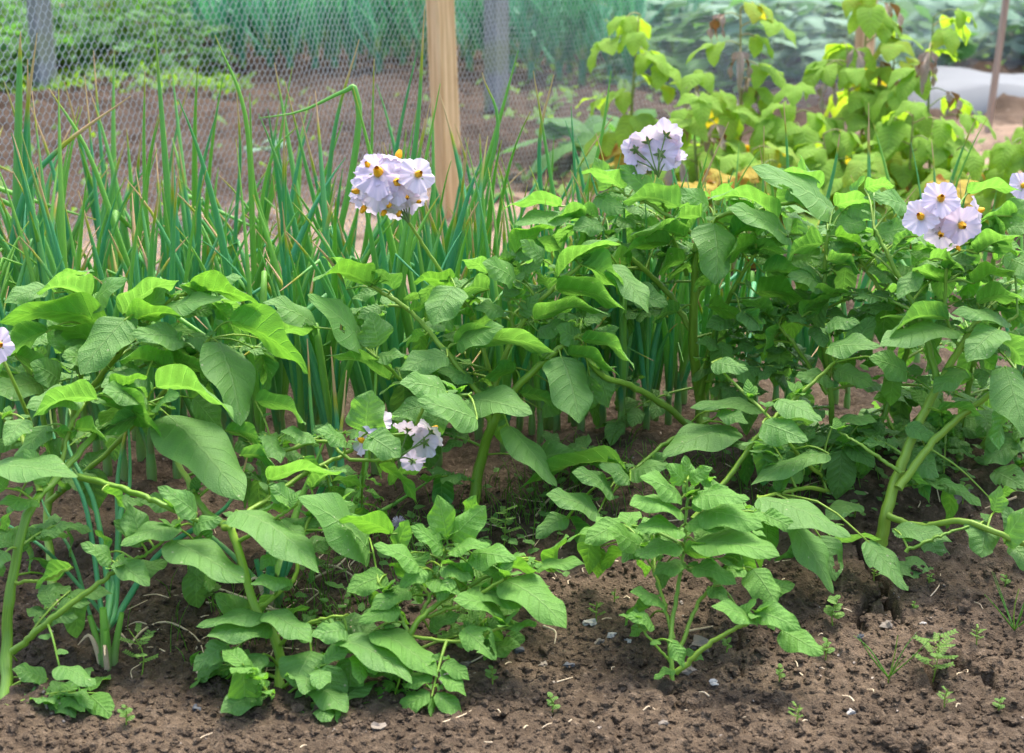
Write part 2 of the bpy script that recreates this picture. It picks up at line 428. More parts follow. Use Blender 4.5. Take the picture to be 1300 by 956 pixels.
def crack(Z, pts, wid, dep):
    pts = [G(*p)[:2] for p in pts]; J = .012 * (vnoise(X * 60, Y * 60) - .5)
    best = np.full(X.shape, 9.0)
    for a, b in zip(pts[:-1], pts[1:]):
        ab = b - a; t = np.clip(((X - a[0]) * ab[0] + (Y - a[1]) * ab[1]) / (ab @ ab), 0, 1)
        best = np.minimum(best, np.hypot(X + J - (a[0] + t * ab[0]), Y + J * .7 - (a[1] + t * ab[1])))
    return Z - dep * smooth(wid, wid * .35, best)
Z = crack(Z, [(1085, 690), (1104, 722), (1120, 745), (1128, 775), (1150, 800)], .0105, .05)
Z = crack(Z, [(1107, 760), (1092, 785), (1090, 808)], .008, .035)
Z = crack(Z, [(1212, 838), (1228, 852), (1255, 860), (1262, 880)], .0085, .035)
Z = crack(Z, [(1128, 775), (1170, 830), (1190, 880)], .006, .02)
Z = crack(Z, [(935, 800), (945, 870)], .004, .012)
ny, nx = X.shape
me = bpy.data.meshes.new('soil')
me.vertices.add(nx * ny); me.vertices.foreach_set('co', np.c_[X.ravel(), Y.ravel(), Z.ravel()].astype(np.float32).ravel())
i = np.arange((ny - 1) * (nx - 1)); r = i // (nx - 1) * nx + i % (nx - 1)
q4 = np.c_[r, r + 1, r + nx + 1, r + nx].astype(np.int32)
me.loops.add(q4.size); me.loops.foreach_set('vertex_index', q4.ravel())
me.polygons.add(len(q4)); me.polygons.foreach_set('loop_start', (np.arange(len(q4)) * 4).astype(np.int32))
me.polygons.foreach_set('use_smooth', np.ones(len(q4), dtype=bool))
me.update(calc_edges=True); me.materials.append(M_SOIL)
soil = bpy.data.objects.new('soil', me); COL.objects.link(soil); tag(soil, kind='structure')

_land0 = land
def land(x, y):
    """height of the finished soil sheet"""
    x = float(x); y = float(y)
    i = min(max(int(np.searchsorted(xs, x)) - 1, 0), nx - 2); j = min(max(int(np.searchsorted(ys, y)) - 1, 0), ny - 2)
    a = (x - xs[i]) / (xs[i + 1] - xs[i]); b = (y - ys[j]) / (ys[j + 1] - ys[j])
    return (Z[j, i] * (1 - a) + Z[j, i + 1] * a) * (1 - b) + (Z[j + 1, i] * (1 - a) + Z[j + 1, i + 1] * a) * b
# loose crumbs of earth
R = random.Random(3)
mb = MB(); TPL = []
for k in range(24):
    t_ = MB(); blob(t_, (0, 0, 0), 1, seed=k, sub=2 if k % 3 == 0 else 1, sq=(1, .85, .7), amp=.8); TPL.append((t_.v[0], t_.f[0]))
for k in range(7000):
    p = G(R.uniform(-30, 1330), R.choice([R.uniform(600, 960), R.uniform(720, 960), R.uniform(720, 960)]))
    r_ = R.choice([.0018, .002, .0024, .003, .004, .0055]) * R.uniform(.8, 1.2)
    if k % 60 == 0: r_ *= 2
    v_, f_ = TPL[R.randrange(24)]; o = R.uniform(0, 6.28); rot = np.array([[math.cos(o), -math.sin(o), 0], [math.sin(o), math.cos(o), 0], [0, 0, 1]])
    mb.add(v_ @ rot.T * r_ + p + np.array([0, 0, r_ * .25]), f_)
tag(mb.build('soil_crumbs', M_SOIL, smooth_=False), kind='stuff')

# ------------------------------------------------------------------ leaf shapes
def leaf_geo(mb, B, Tp, N, W_, arch=.08, fold=0.0, wav=.006, seed=0, nu=15, nv=8, holes=0, curl=0.0, shape='potato', bend=0.0):
    rr = np.random.RandomState(seed % 100000)
    B = np.asarray(B, float); Tp = np.asarray(Tp, float); L = np.linalg.norm(Tp - B); t = (Tp - B) / L
    N = nrm(N - t * np.dot(N, t)); S = np.cross(N, t)
    u = np.linspace(0, 1, nu)[:, None]; v = np.linspace(-1, 1, nv + 1)[None, :]
    if shape == 'potato': w = (u ** .55) * ((1 - u) ** .88); w = w / w.max()
    elif shape == 'round': w = (u ** .45) * ((1 - u) ** .5); w = w / w.max()
    elif shape == 'lance': w = (u ** .6) * ((1 - u) ** .9); w = w / w.max()
    else: w = (u ** .42) * ((1 - u) ** .85); w = w / w.max(); w = w * (1 + .07 * np.sin(u * 60))
    w = w * (1 + .04 * np.sin(u * 9 + rr.rand() * 6))
    hw = W_ / 2 * w
    asym = 1 + rr.uniform(-.12, .12) * np.sign(v)
    fo = fold * (1 - .5 * u)
    y = hw * v * asym * np.cos(fo)
    z = hw * np.abs(v) * np.sin(fo)
    ph = rr.rand() * 6
    z = z + arch * L * (4 * u * (1 - u)) - curl * L * u ** 2 * .5
    z = z - (np.abs(v) ** 2) * hw * .18
    z = z + wav * (v ** 2) * np.sin(u * 11 + ph + v * 1.5) * (hw / max(W_ / 2, 1e-6)) * (.5 + u)
    phs = (u * 7 - np.abs(v) * 1.5)
    z = z + L * .0065 * np.cos(2 * math.pi * (phs - .0)) * -1 * np.clip(1.05 - np.abs(v), 0, 1) ** .5 * w
    xx = u * L + 0 * v + L * .05 * (np.abs(v) * np.sin(math.pi * np.clip(1 - u * 1.8, 0, 1))) * -1
    y = y + bend * L * (u - u ** 2) * 1.0
    Vt = B + xx[..., None] * t + y[..., None] * S + z[..., None] * N
    UVt = np.stack([u + 0 * v, (v + 1) / 2 + 0 * u], -1)
    idx = np.arange(nu * (nv + 1)).reshape(nu, nv + 1)
    Q = np.stack([idx[:-1, :-1], idx[1:, :-1], idx[1:, 1:], idx[:-1, 1:]], -1)
    if holes:
        cu = (u[:-1] + .03) + 0 * v[:, :-1]; cv = v[:, :-1] + .1 + 0 * u[:-1]
        keep = np.ones(cu.shape, bool)
        for k in range(holes):
            a, b = rr.uniform(.2, .9), rr.choice([-1, 1]) * rr.uniform(.3, 1.0); s = rr.uniform(.04, .11)
            keep &= ((cu - a) ** 2 + ((cv - b) * .4) ** 2) > s * s
        Q = Q[keep]
    else: Q = Q.reshape(-1, 4)
    mb.add(Vt.reshape(-1, 3), Q[:, ::-1], UVt.reshape(-1, 2))
def seen_leaf(mb, b, t, w, D, D2, face, seed, holes=0):
    """a leaflet between two measured points: base and tip at their own distances, its blade tilted the way the photo shows"""
    rr = np.random.RandomState(seed)
    B = P(b[0], b[1], D); Tp = P(t[0], t[1], D2)
    L = np.linalg.norm(Tp - B); ax = (Tp - B) / L; mid_ = (B + Tp) / 2
    c = nrm(C - mid_); n0 = nrm(c - ax * (c @ ax)); k = np.cross(ax, n0)
    if k[2] < 0: k = -k
    wm = w * mpp((D + D2) / 2)
    if face == 't':
        Wt = max(wm * 1.15, min(.58 * L, wm * 2.2)); cs = np.clip(wm / Wt, .25, .97); th = math.acos(cs)
        n = cs * n0 + math.sin(th) * k
        leaf_geo(mb, B, Tp, n, Wt, arch=rr.uniform(.03, .09), fold=rr.uniform(-.05, .3), wav=.10 * wm + .002, seed=seed, holes=holes, bend=rr.uniform(-.12, .12), nu=30, nv=14 if holes else 10)
    else:
        Wt = min(max(wm * 1.75, .5 * L), .95 * L); be = rr.uniform(.3, .6)
        n = -math.sin(be) * n0 + math.cos(be) * k
        leaf_geo(mb, B, Tp, n, Wt, arch=rr.uniform(.08, .16), fold=rr.uniform(.3, .62), wav=.10 * wm + .002, seed=seed, holes=holes, bend=rr.uniform(-.08, .08), nu=30, nv=14 if holes else 10)
def compound(mb, mbs, B, d, L, size, seed, pairs=3, droop=.5, shape='potato', minor=True):
    """pinnate potato leaf: arching rachis, paired leaflets, a bigger one at the end"""
    rr = np.random.RandomState(seed); d = nrm(d)
    pts = [B]; cur = d.copy(); n = 8
    for k in range(n):
        cur = nrm(cur + np.array([0, 0, -droop * 1.6 / n])); pts.append(pts[-1] + cur * L / n)
    pts = np.array(pts); tube(mbs, pts, [.0026, .0012], 5)
    tot = pairs * 2
    for k in range(pairs):
        f = .38 + .5 * k / max(1, pairs - 1); i = f * n; a = pts[int(i)] * (1 - i % 1) + pts[min(n, int(i) + 1)] * (i % 1)
        tn = nrm(pts[min(n, int(i) + 1)] - pts[int(i)]); sd = nrm(np.cross(tn, [0, 0, 1]))
        for s in (-1, 1):
            dr = nrm(tn * .55 + sd * s * .9 + np.array([0, 0, rr.uniform(-.35, .15)]))
            l = size * (.62 + .25 * k / pairs) * rr.uniform(.85, 1.15); b0 = a + dr * .006
            leaf_geo(mb, b0, b0 + dr * l, np.array([0, 0, 1]) + rr.normal(0, .28, 3), l * .58, arch=.07, fold=rr.uniform(-.1, .4), wav=.004, seed=seed + k * 7 + s, nu=11, nv=6, shape=shape)
        if minor:
            a2 = a - tn * L * .07
            for s in (-1, 1):
                dr = nrm(tn * .4 + sd * s); l = size * .22
                leaf_geo(mb, a2, a2 + dr * l, np.array([0, 0, 1]) + rr.normal(0, .3, 3), l * .7, seed=seed + k, nu=6, nv=4)
    l = size * rr.uniform(.95, 1.15); tn = nrm(pts[-1] - pts[-2] + np.array([0, 0, -.15]))
    leaf_geo(mb, pts[-1], pts[-1] + tn * l, np.array([0, 0, 1]) + rr.normal(0, .2, 3), l * .6, arch=.08, fold=rr.uniform(0, .35), wav=.004, seed=seed + 99, nu=13, nv=6, shape=shape)

# ------------------------------------------------------------------ flowers
def flower(plant, px, py, D, face, Rp, seed, stalk_from=None):
    rr = np.random.RandomState(seed); D = D + rr.uniform(-.008, .008); c = P(px, py, D); Rm = Rp * mpp(D) * rr.uniform(1.02, 1.22); face = tuple(np.array(face) + rr.normal(0, .12, 3))
    ccam = nrm(C - c)
    n = nrm(face[0] * RX + face[1] * np.array([0, 0, 1]) + face[2] * ccam)
    a = nrm(np.cross(n, [.3, .2, 1])); b = np.cross(n, a)
    nr, na = 11, 90; th = np.linspace(0, 2 * math.pi, na, endpoint=False) + rr.rand() * 6
    r = np.linspace(0.06, 1, nr)[:, None]
    c5 = np.abs(((th * 5 / (2 * math.pi)) % 1) - .5) * 2            # 0 mid lobe .. 1 between lobes
    lobe = 1.0 - .17 * c5 ** 2 + .10 * np.clip(1 - c5 * 4, 0, 1) + .02 * np.sin(th * 17)
    rad = r * (.6 + .4 * (lobe[None, :] / .98 - 1) * r ** 2 * 2.2 + .4 * r ** 0) * Rm
    cup = rr.uniform(-.22, .18)
    z = Rm * (cup * r ** 2 + .05 * np.cos(c5 * math.pi)[None, :] * r ** 1.5 + .05 * np.sin(th * 3 + seed)[None, :] * r ** 1.5 + .05 * np.sin(th * 8 + rr.rand() * 6)[None, :] * r ** 2 + .06 * np.sin(th * 13 + rr.rand() * 6)[None, :] * r ** 3 + .035 * np.sin(th * 31)[None, :] * r ** 4 - .12 * np.clip(1 - c5 * 3, 0, 1)[None, :] * r ** 5)
    V = c + (rad * np.cos(th))[..., None] * a + (rad * np.sin(th))[..., None] * b + z[..., None] * n
    UVf = np.stack([r + 0 * th, 0 * r + (th / 6.283) % 1], -1)
    idx = np.arange(nr * na).reshape(nr, na); nx_ = np.roll(idx, -1, 1)
    Q = np.stack([idx[:-1], nx_[:-1], nx_[1:], idx[1:]], -1).reshape(-1, 4)
    mb = MB(); mb.add(V.reshape(-1, 3), Q, UVf.reshape(-1, 2))
    fo = mb.build('flower', M_PETAL, plant)
    mb = MB(); h = Rm * .46
    ctr = c + n * .001
    for k in range(5):
        o = math.pi * 2 * k / 5
        off = (math.cos(o) * a + math.sin(o) * b) * Rm * .085
        tube(mb, [ctr + off * .6, ctr + off * 1.1 + n * h * .35, ctr + off * .35 + n * h], [Rm * .10, Rm * .13, Rm * .07], 6, n=6)
    ch(mb.build('anther_cone', M_ANTH, plant), fo)
    mb = MB(); ctr = c - n * Rm * .03
    for k in range(5):
        o = math.pi * 2 * k / 5 + .3; d = math.cos(o) * a + math.sin(o) * b
        leaf_geo(mb, ctr - n * Rm * .1, ctr + d * Rm * .42 + n * Rm * .02, n, Rm * .17, nu=5, nv=2, shape='lance', seed=k, wav=0)
    blob(mb, ctr - n * Rm * .12, Rm * .1, sub=1, amp=0)
    if stalk_from is not None:
        q0 = P(*stalk_from); e = ctr - n * Rm * .15; m_ = (q0 + e) / 2 - n * Rm * .35
        tube(mb, [q0, m_, e], [.0014, .0011, .0013], 5, n=7)
    ch(mb.build('calyx_and_stalk', M_CALYX, plant), fo)
def ch(o, parent):
    o.parent = parent       # parent sits at its plant's origin, so the local coordinates stay the same
    return o

# ------------------------------------------------------------------ potato plants, each traced leaf by leaf
# leaflet rows: base x,y, tip x,y, apparent width (photo pixels), face ('t' upper side seen, 'u' folded and seen from below), distance, distance of tip, holes
PLANTS = {
'A': dict(base=(6, 905), label='potato plant at the left edge with a thick pale green stem rising from the soil',
  stems=[([(6, 905, 2.0), (8, 840, 2.03), (12, 760, 2.06), (35, 655, 2.1), (73, 606, 2.15), (130, 545, 2.22), (186, 512, 2.28)], 8.5, 3.5),
         ([(16, 828, 2.02), (60, 790, 2.02), (110, 752, 2.04), (156, 718, 2.07)], 5, 3),
         ([(100, 605, 2.16), (160, 622, 2.13), (205, 640, 2.1), (252, 662, 2.1)], 4.6, 3),
         ([(156, 718, 2.07), (190, 700, 2.1), (228, 668, 2.12)], 2.5, 1.5),
         ([(52, 625, 2.12), (30, 560, 2.2), (-5, 520, 2.2)], 4, 2), ([(73, 606, 2.15), (90, 540, 2.2), (120, 500, 2.25)], 3, 2),
         ([(20, 740, 2.06), (60, 735, 2.05), (90, 720, 2.05)], 2.4, 1.5)],
  leaves=[(-12, 592, 99, 606, 34, 't', 2.12, 2.06), (50, 638, -8, 640, 16, 't', 2.1, 2.06), (92, 721, 45, 748, 26, 'u', 2.06, 2.03), (142, 712, 102, 690, 22, 't', 2.07, 2.05),
          (148, 712, 190, 744, 33, 't', 2.07, 2.03), (228, 668, 153, 693, 25, 't', 2.12, 2.06), (180, 690, 164, 640, 38, 't', 2.1, 2.12), (250, 652, 200, 618, 30, 't', 2.1, 2.08),
          (218, 686, 310, 740, 46, 't', 2.1, 2.02), (245, 668, 283, 660, 22, 't', 2.1, 2.08), (75, 845, 122, 870, 26, 't', 1.97, 1.93), (60, 862, 15, 850, 26, 't', 2.0, 1.97),
          (186, 512, 124, 500, 26, 'u', 2.28, 2.24), (30, 532, 6, 566, 30, 't', 2.18, 2.12), (60, 615, 30, 570, 26, 't', 2.13, 2.13), (130, 622, 160, 650, 18, 'u', 2.12, 2.1),
          (8, 700, -20, 730, 26, 't', 2.06, 2.02), (8, 620, -20, 600, 30, 't', 2.1, 2.1), (186, 505, 130, 498, 32, 't', 2.27, 2.2), (142, 506, 187, 478, 36, 'u', 2.24, 2.25),
          (198, 492, 297, 532, 44, 'u', 2.27, 2.16), (213, 527, 309, 636, 74, 't', 2.28, 2.16), (124, 507, 40, 532, 36, 'u', 2.2, 2.14), (100, 503, 33, 518, 32, 't', 2.24, 2.17),
          (200, 515, 228, 503, 16, 't', 2.25, 2.2), (90, 560, 60, 548, 34, 'u', 2.2, 2.17), (95, 545, 135, 560, 26, 'u', 2.2, 2.17), (62, 540, 20, 600, 26, 't', 2.2, 2.15), (200, 525, 120, 560, 24, 'u', 2.27, 2.2),
          (125, 510, 205, 555, 40, 'u', 2.25, 2.22)]),
'K': dict(base=(70, 770), label='bushy potato plant at far left, the one just in front of the onions',
  stems=[([(70, 770, 2.35), (60, 640, 2.4), (95, 520, 2.42), (118, 386, 2.42)], 6, 2.5), ([(95, 520, 2.42), (150, 450, 2.42), (205, 390, 2.42), (240, 370, 2.42)], 4, 2),
         ([(70, 600, 2.4), (40, 480, 2.4), (-10, 420, 2.4)], 4, 2), ([(110, 500, 2.4), (170, 470, 2.38), (225, 440, 2.36)], 3, 1.6), ([(60, 640, 2.4), (150, 560, 2.4), (266, 430, 2.38)], 4, 2.2)],
  leaves=[(114, 380, 42, 374, 48, 'u', 2.42, 2.36), (136, 412, -2, 410, 42, 'u', 2.4, 2.32), (62, 420, -10, 478, 44, 'u', 2.36, 2.3), (160, 405, 102, 476, 50, 't', 2.36, 2.28),
          (156, 400, 228, 356, 38, 'u', 2.42, 2.42), (163, 412, 230, 402, 32, 'u', 2.38, 2.36), (118, 388, 162, 354, 24, 't', 2.42, 2.38), (231, 428, 166, 424, 32, 't', 2.38, 2.32),
          (216, 472, 148, 460, 34, 'u', 2.36, 2.3), (242, 370, 334, 392, 36, 'u', 2.42, 2.36), (252, 362, 308, 352, 16, 't', 2.44, 2.42), (256, 374, 227, 362, 20, 't', 2.43, 2.4),
          (205, 394, 284, 378, 22, 't', 2.4, 2.37), (290, 408, 391, 475, 46, 'u', 2.38, 2.3), (276, 434, 305, 541, 58, 't', 2.38, 2.28), (76, 484, 38, 462, 38, 't', 2.34, 2.3),
          (118, 456, 78, 452, 34, 't', 2.36, 2.3), (50, 486, -10, 500, 36, 't', 2.34, 2.26), (240, 425, 285, 450, 24, 't', 2.4, 2.36), (185, 480, 128, 492, 32, 't', 2.32, 2.26),
          (60, 365, 5, 385, 24, 't', 2.44, 2.4), (130, 440, 60, 415, 26, 'u', 2.4, 2.34), (240, 395, 270, 352, 20, 't', 2.45, 2.45), (215, 455, 262, 480, 26, 'u', 2.38, 2.34),
          (70, 372, 120, 345, 22, 'u', 2.46, 2.44), (265, 380, 230, 362, 18, 'u', 2.42, 2.4), (240, 460, 195, 440, 22, 'u', 2.4, 2.36), (20, 450, 60, 500, 30, 'u', 2.36, 2.3)],
  fill=[(90, 500, 2.5, -.3, .6, .5), (160, 450, 2.5, .3, .6, .3), (50, 480, 2.5, -.5, .5, .4), (230, 420, 2.5, .5, .5, .3)]),
'B': dict(base=(356, 885), label='potato plant left of the middle with a stout stem leaning left and broad leaves',
  stems=[([(356, 885, 2.0), (352, 820, 2.05), (325, 775, 2.07), (300, 690, 2.12), (288, 668, 2.14), (262, 650, 2.2), (238, 610, 2.28), (212, 558, 2.36)], 7, 4),
         ([(288, 668, 2.14), (330, 640, 2.2), (390, 600, 2.26), (440, 575, 2.3), (470, 552, 2.34)], 4, 2.4), ([(470, 552, 2.34), (520, 548, 2.36), (545, 510, 2.36), (600, 500, 2.38)], 2.6, 1.8),
         ([(325, 775, 2.07), (372, 735, 2.12), (380, 690, 2.15), (400, 640, 2.2)], 3.5, 2), ([(300, 690, 2.12), (340, 665, 2.12), (378, 640, 2.12)], 3, 1.6),
         ([(340, 580, 2.3), (410, 560, 2.3), (445, 583, 2.28), (490, 584, 2.28), (503, 583, 2.28)], 2, 2.6), ([(352, 820, 2.05), (395, 790, 2.02), (440, 780, 2.0)], 3, 1.5)],
  leaves=[(300, 648, 405, 728, 46, 't', 2.12, 2.04), (345, 795, 262, 808, 34, 't', 2.03, 1.98), (342, 782, 249, 796, 20, 't', 2.04, 1.99), (340, 776, 395, 816, 34, 't', 2.03, 1.97),
          (290, 818, 245, 852, 32, 't', 2.0, 1.97, 3), (380, 640, 466, 706, 0, 't', 2.1, 2.1), (372, 640, 342, 618, 30, 't', 2.14, 2.13), (340, 610, 428, 600, 26, 'u', 2.2, 2.16),
          (305, 578, 352, 598, 22, 'u', 2.26, 2.22), (370, 737, 318, 742, 19, 't', 2.06, 2.02), (324, 510, 388, 540, 30, 'u', 2.34, 2.28), (286, 547, 337, 568, 20, 'u', 2.3, 2.25),
          (336, 552, 356, 588, 24, 't', 2.28, 2.23), (400, 558, 356, 548, 17, 't', 2.3, 2.26), (470, 702, 378, 632, 54, 't', 2.16, 2.08), (372, 700, 345, 660, 24, 't', 2.14, 2.12),
          (395, 826, 372, 872, 58, 't', 2.0, 1.94), (440, 800, 395, 808, 30, 't', 2.0, 1.96), (466, 550, 472, 495, 52, 't', 2.3, 2.31), (467, 553, 508, 581, 40, 't', 2.27, 2.24),
          (440, 562, 401, 547, 22, 't', 2.28, 2.24), (568, 498, 507, 487, 34, 't', 2.34, 2.28), (606, 532, 529, 508, 40, 't', 2.32, 2.26), (350, 700, 330, 725, 18, 't', 2.1, 2.07),
          (395, 620, 440, 600, 22, 'u', 2.22, 2.18), (480, 590, 530, 640, 26, 'u', 2.3, 2.28), (405, 660, 450, 640, 22, 't', 2.2, 2.16), (355, 660, 388, 690, 26, 't', 2.15, 2.1),
          (430, 812, 523, 868, 42, 't', 2.0, 1.93), (250, 862, 285, 835, 20, 't', 2.0, 2.0), (335, 830, 300, 875, 30, 't', 2.0, 1.95), (400, 870, 440, 905, 36, 't', 1.96, 1.9), (330, 880, 280, 905, 34, 't', 1.95, 1.9), (385, 580, 400, 620, 20, 'u', 2.25, 2.22)],
  fill=[(400, 640, 2.35, .5, .5, .2), (330, 700, 2.3, .3, .7, .2), (370, 800, 2.08, .4, .4, .1)]),
'C': dict(base=(598, 655), label='tall potato plant in the middle carrying the pale flower cluster above the onion leaves',
  stems=[([(598, 655, 2.5), (606, 600, 2.5), (624, 540, 2.5), (645, 505, 2.5), (694, 455, 2.5), (735, 425, 2.52)], 8, 3),
         ([(610, 502, 2.5), (560, 440, 2.5), (518, 393, 2.52), (470, 362, 2.5)], 3.6, 2.4), ([(624, 540, 2.5), (610, 502, 2.5)], 5, 3.6),
         ([(630, 530, 2.52), (630, 480, 2.55), (664, 408, 2.56), (720, 350, 2.56), (785, 305, 2.58)], 4.5, 2), ([(520, 282, 2.55), (560, 345, 2.56), (602, 411, 2.57), (628, 490, 2.56)], 1.9, 2.6),
         ([(478, 452, 2.44), (520, 490, 2.46), (560, 500, 2.46)], 2, 2.4), ([(620, 470, 2.55), (600, 400, 2.56), (580, 370, 2.56)], 3, 2), ([(628, 500, 2.55), (650, 420, 2.6), (640, 360, 2.62)], 3, 2)],
  leaves=[(403, 416, 334, 384, 30, 't', 2.46, 2.4, 3), (462, 440, 390, 374, 36, 't', 2.46, 2.4, 2), (494, 482, 413, 452, 26, 'u', 2.46, 2.4), (470, 364, 397, 358, 38, 'u', 2.5, 2.42),
          (500, 368, 472, 344, 28, 'u', 2.5, 2.48), (578, 364, 550, 414, 46, 't', 2.5, 2.44), (480, 440, 470, 396, 42, 't', 2.46, 2.46), (568, 452, 508, 470, 32, 't', 2.46, 2.41),
          (478, 454, 514, 452, 17, 't', 2.45, 2.42), (592, 507, 676, 526, 40, 't', 2.46, 2.38), (576, 436, 706, 448, 40, 'u', 2.52, 2.46), (580, 436, 640, 415, 26, 't', 2.5, 2.46),
          (712, 452, 735, 538, 56, 't', 2.48, 2.4), (735, 432, 706, 415, 30, 't', 2.52, 2.5), (738, 432, 806, 470, 28, 'u', 2.5, 2.43), (720, 450, 788, 480, 26, 'u', 2.5, 2.43),
          (752, 432, 786, 416, 20, 't', 2.55, 2.53), (678, 406, 773, 400, 32, 'u', 2.54, 2.47), (705, 368, 794, 394, 34, 'u', 2.55, 2.48), (775, 336, 823, 398, 28, 't', 2.56, 2.5),
          (738, 336, 792, 374, 42, 'u', 2.56, 2.52), (708, 352, 789, 310, 26, 'u', 2.55, 2.52), (725, 326, 786, 304, 16, 't', 2.58, 2.55), (654, 322, 705, 288, 32, 'u', 2.6, 2.58),
          (655, 356, 612, 334, 30, 't', 2.55, 2.5), (620, 348, 586, 330, 20, 'u', 2.57, 2.55), (620, 368, 582, 374, 28, 'u', 2.54, 2.5), (576, 364, 524, 358, 26, 'u', 2.54, 2.5),
          (645, 540, 707, 618, 32, 't', 2.46, 2.38), (690, 330, 660, 305, 22, 't', 2.56, 2.54), (640, 376, 666, 345, 20, 't', 2.56, 2.56), (655, 380, 632, 355, 22, 'u', 2.56, 2.54),
          (640, 395, 602, 392, 20, 't', 2.55, 2.52), (660, 400, 685, 372, 20, 't', 2.56, 2.55), (600, 420, 640, 400, 18, 'u', 2.56, 2.54), (655, 470, 615, 480, 22, 'u', 2.52, 2.48),
          (690, 470, 730, 490, 16, 'u', 2.52, 2.5), (600, 480, 555, 472, 20, 't', 2.5, 2.46), (540, 425, 515, 442, 12, 'u', 2.5, 2.48), (520, 395, 545, 390, 14, 'u', 2.5, 2.5),
          (600, 402, 575, 395, 14, 'u', 2.55, 2.53), (660, 352, 690, 330, 16, 't', 2.58, 2.57), (700, 372, 680, 345, 20, 'u', 2.58, 2.57), (682, 420, 730, 410, 20, 't', 2.55, 2.52), (630, 350, 655, 325, 18, 'u', 2.58, 2.58),
          (660, 500, 710, 520, 20, 'u', 2.52, 2.48), (645, 330, 690, 318, 18, 't', 2.6, 2.58), (575, 392, 610, 380, 20, 'u', 2.57, 2.55), (700, 400, 740, 380, 22, 'u', 2.57, 2.53)],
  fill=[(630, 420, 2.66, -.4, .3, .3), (660, 400, 2.66, .3, .3, .3), (600, 480, 2.6, -.4, .2, .1)]),
'D': dict(base=(520, 830), label='small young potato plant in front of the middle with a bright leafy shoot',
  stems=[([(500, 860, 2.0), (519, 808, 2.03), (548, 772, 2.05), (608, 738, 2.08), (660, 712, 2.1)], 5, 2), ([(530, 790, 2.04), (545, 760, 2.08), (560, 725, 2.1), (569, 682, 2.12)], 3, 1.6),
         ([(519, 808, 2.03), (505, 775, 2.05), (480, 740, 2.06)], 3, 1.5), ([(535, 785, 2.05), (590, 765, 2.05), (640, 735, 2.04)], 3, 2), ([(519, 808, 2.03), (600, 815, 2.0), (625, 800, 2.0), (680, 792, 2.02)], 2.5, 1.5)],
  leaves=[(640, 736, 719, 798, 50, 't', 2.06, 1.98), (630, 722, 686, 728, 20, 'u', 2.08, 2.05), (567, 685, 555, 628, 38, 't', 2.12, 2.12), (573, 685, 617, 642, 40, 't', 2.12, 2.12),
          (570, 700, 623, 692, 17, 't', 2.1, 2.07), (563, 700, 521, 668, 24, 't', 2.1, 2.08), (598, 702, 656, 710, 32, 't', 2.1, 2.05), (538, 722, 507, 746, 26, 't', 2.06, 2.03),
          (533, 720, 474, 692, 24, 't', 2.06, 2.03), (498, 678, 430, 660, 30, 'u', 2.12, 2.1), (640, 782, 575, 762, 26, 't', 2.04, 2.0), (595, 747, 663, 772, 24, 't', 2.06, 2.02),
          (475, 800, 556, 860, 38, 't', 2.02, 1.95), (588, 798, 630, 838, 38, 't', 2.0, 1.96, 4), (490, 730, 440, 752, 34, 't', 2.08, 2.04), (520, 750, 470, 775, 26, 't', 2.06, 2.02),
          (560, 720, 600, 735, 18, 't', 2.08, 2.06), (545, 735, 585, 755, 20, 't', 2.08, 2.04), (600, 735, 560, 712, 16, 'u', 2.08, 2.07), (640, 735, 600, 705, 26, 't', 2.09, 2.08),
          (505, 770, 455, 790, 28, 't', 2.04, 2.0), (520, 740, 495, 715, 22, 'u', 2.1, 2.09), (680, 790, 640, 800, 12, 't', 2.02, 2.0), (660, 760, 625, 790, 20, 't', 2.1, 2.08), (680, 722, 743, 716, 17, 't', 2.15, 2.12),
          (525, 730, 545, 700, 18, 't', 2.1, 2.1), (575, 735, 555, 765, 20, 't', 2.06, 2.04), (545, 800, 585, 780, 20, 't', 2.06, 2.06), (610, 745, 640, 760, 14, 'u', 2.06, 2.05)],
  fill=[(520, 790, 2.1, .5, .3, .2), (500, 790, 2.12, -.6, .3, .1), (560, 760, 2.14, .5, .4, .3)], young=True),
'E': dict(base=(858, 872), label='small potato plant standing alone on the bare soil right of the middle',
  stems=[([(858, 872, 2.0), (850, 820, 2.03), (858, 760, 2.08), (868, 700, 2.12), (872, 640, 2.14), (872, 608, 2.15)], 3.6, 1.6), ([(858, 855, 2.0), (900, 818, 2.0), (940, 795, 2.0), (965, 782, 2.0)], 4, 2),
         ([(860, 830, 2.03), (890, 760, 2.08), (925, 735, 2.1), (945, 722, 2.12)], 3, 1.5), ([(855, 810, 2.04), (835, 740, 2.1), (815, 695, 2.12)], 2.6, 1.4), ([(852, 840, 2.02), (820, 805, 2.02), (808, 790, 2.02)], 2, 1.2)],
  leaves=[(958, 776, 1017, 800, 34, 't', 2.0, 1.96), (992, 800, 1046, 831, 34, 't', 2.0, 1.95), (960, 786, 903, 770, 24, 't', 2.0, 1.97), (852, 815, 868, 848, 20, 't', 2.0, 1.98),
          (890, 650, 969, 670, 36, 't', 2.12, 2.06), (882, 630, 952, 634, 26, 't', 2.13, 2.08), (882, 688, 990, 706, 40, 't', 2.1, 2.02), (955, 722, 986, 770, 42, 't', 2.12, 2.08, 1),
          (875, 610, 905, 594, 20, 't', 2.15, 2.14), (868, 612, 845, 590, 22, 't', 2.15, 2.13), (866, 632, 812, 606, 26, 't', 2.14, 2.1), (864, 648, 800, 642, 26, 't', 2.13, 2.07), (862, 672, 808, 672, 26, 't', 2.11, 2.06),
          (860, 690, 806, 706, 26, 't', 2.1, 2.05), (820, 700, 770, 672, 30, 't', 2.12, 2.08), (815, 690, 790, 715, 24, 't', 2.12, 2.08), (790, 666, 742, 690, 34, 't', 2.16, 2.12), (872, 665, 920, 672, 24, 't', 2.12, 2.08),
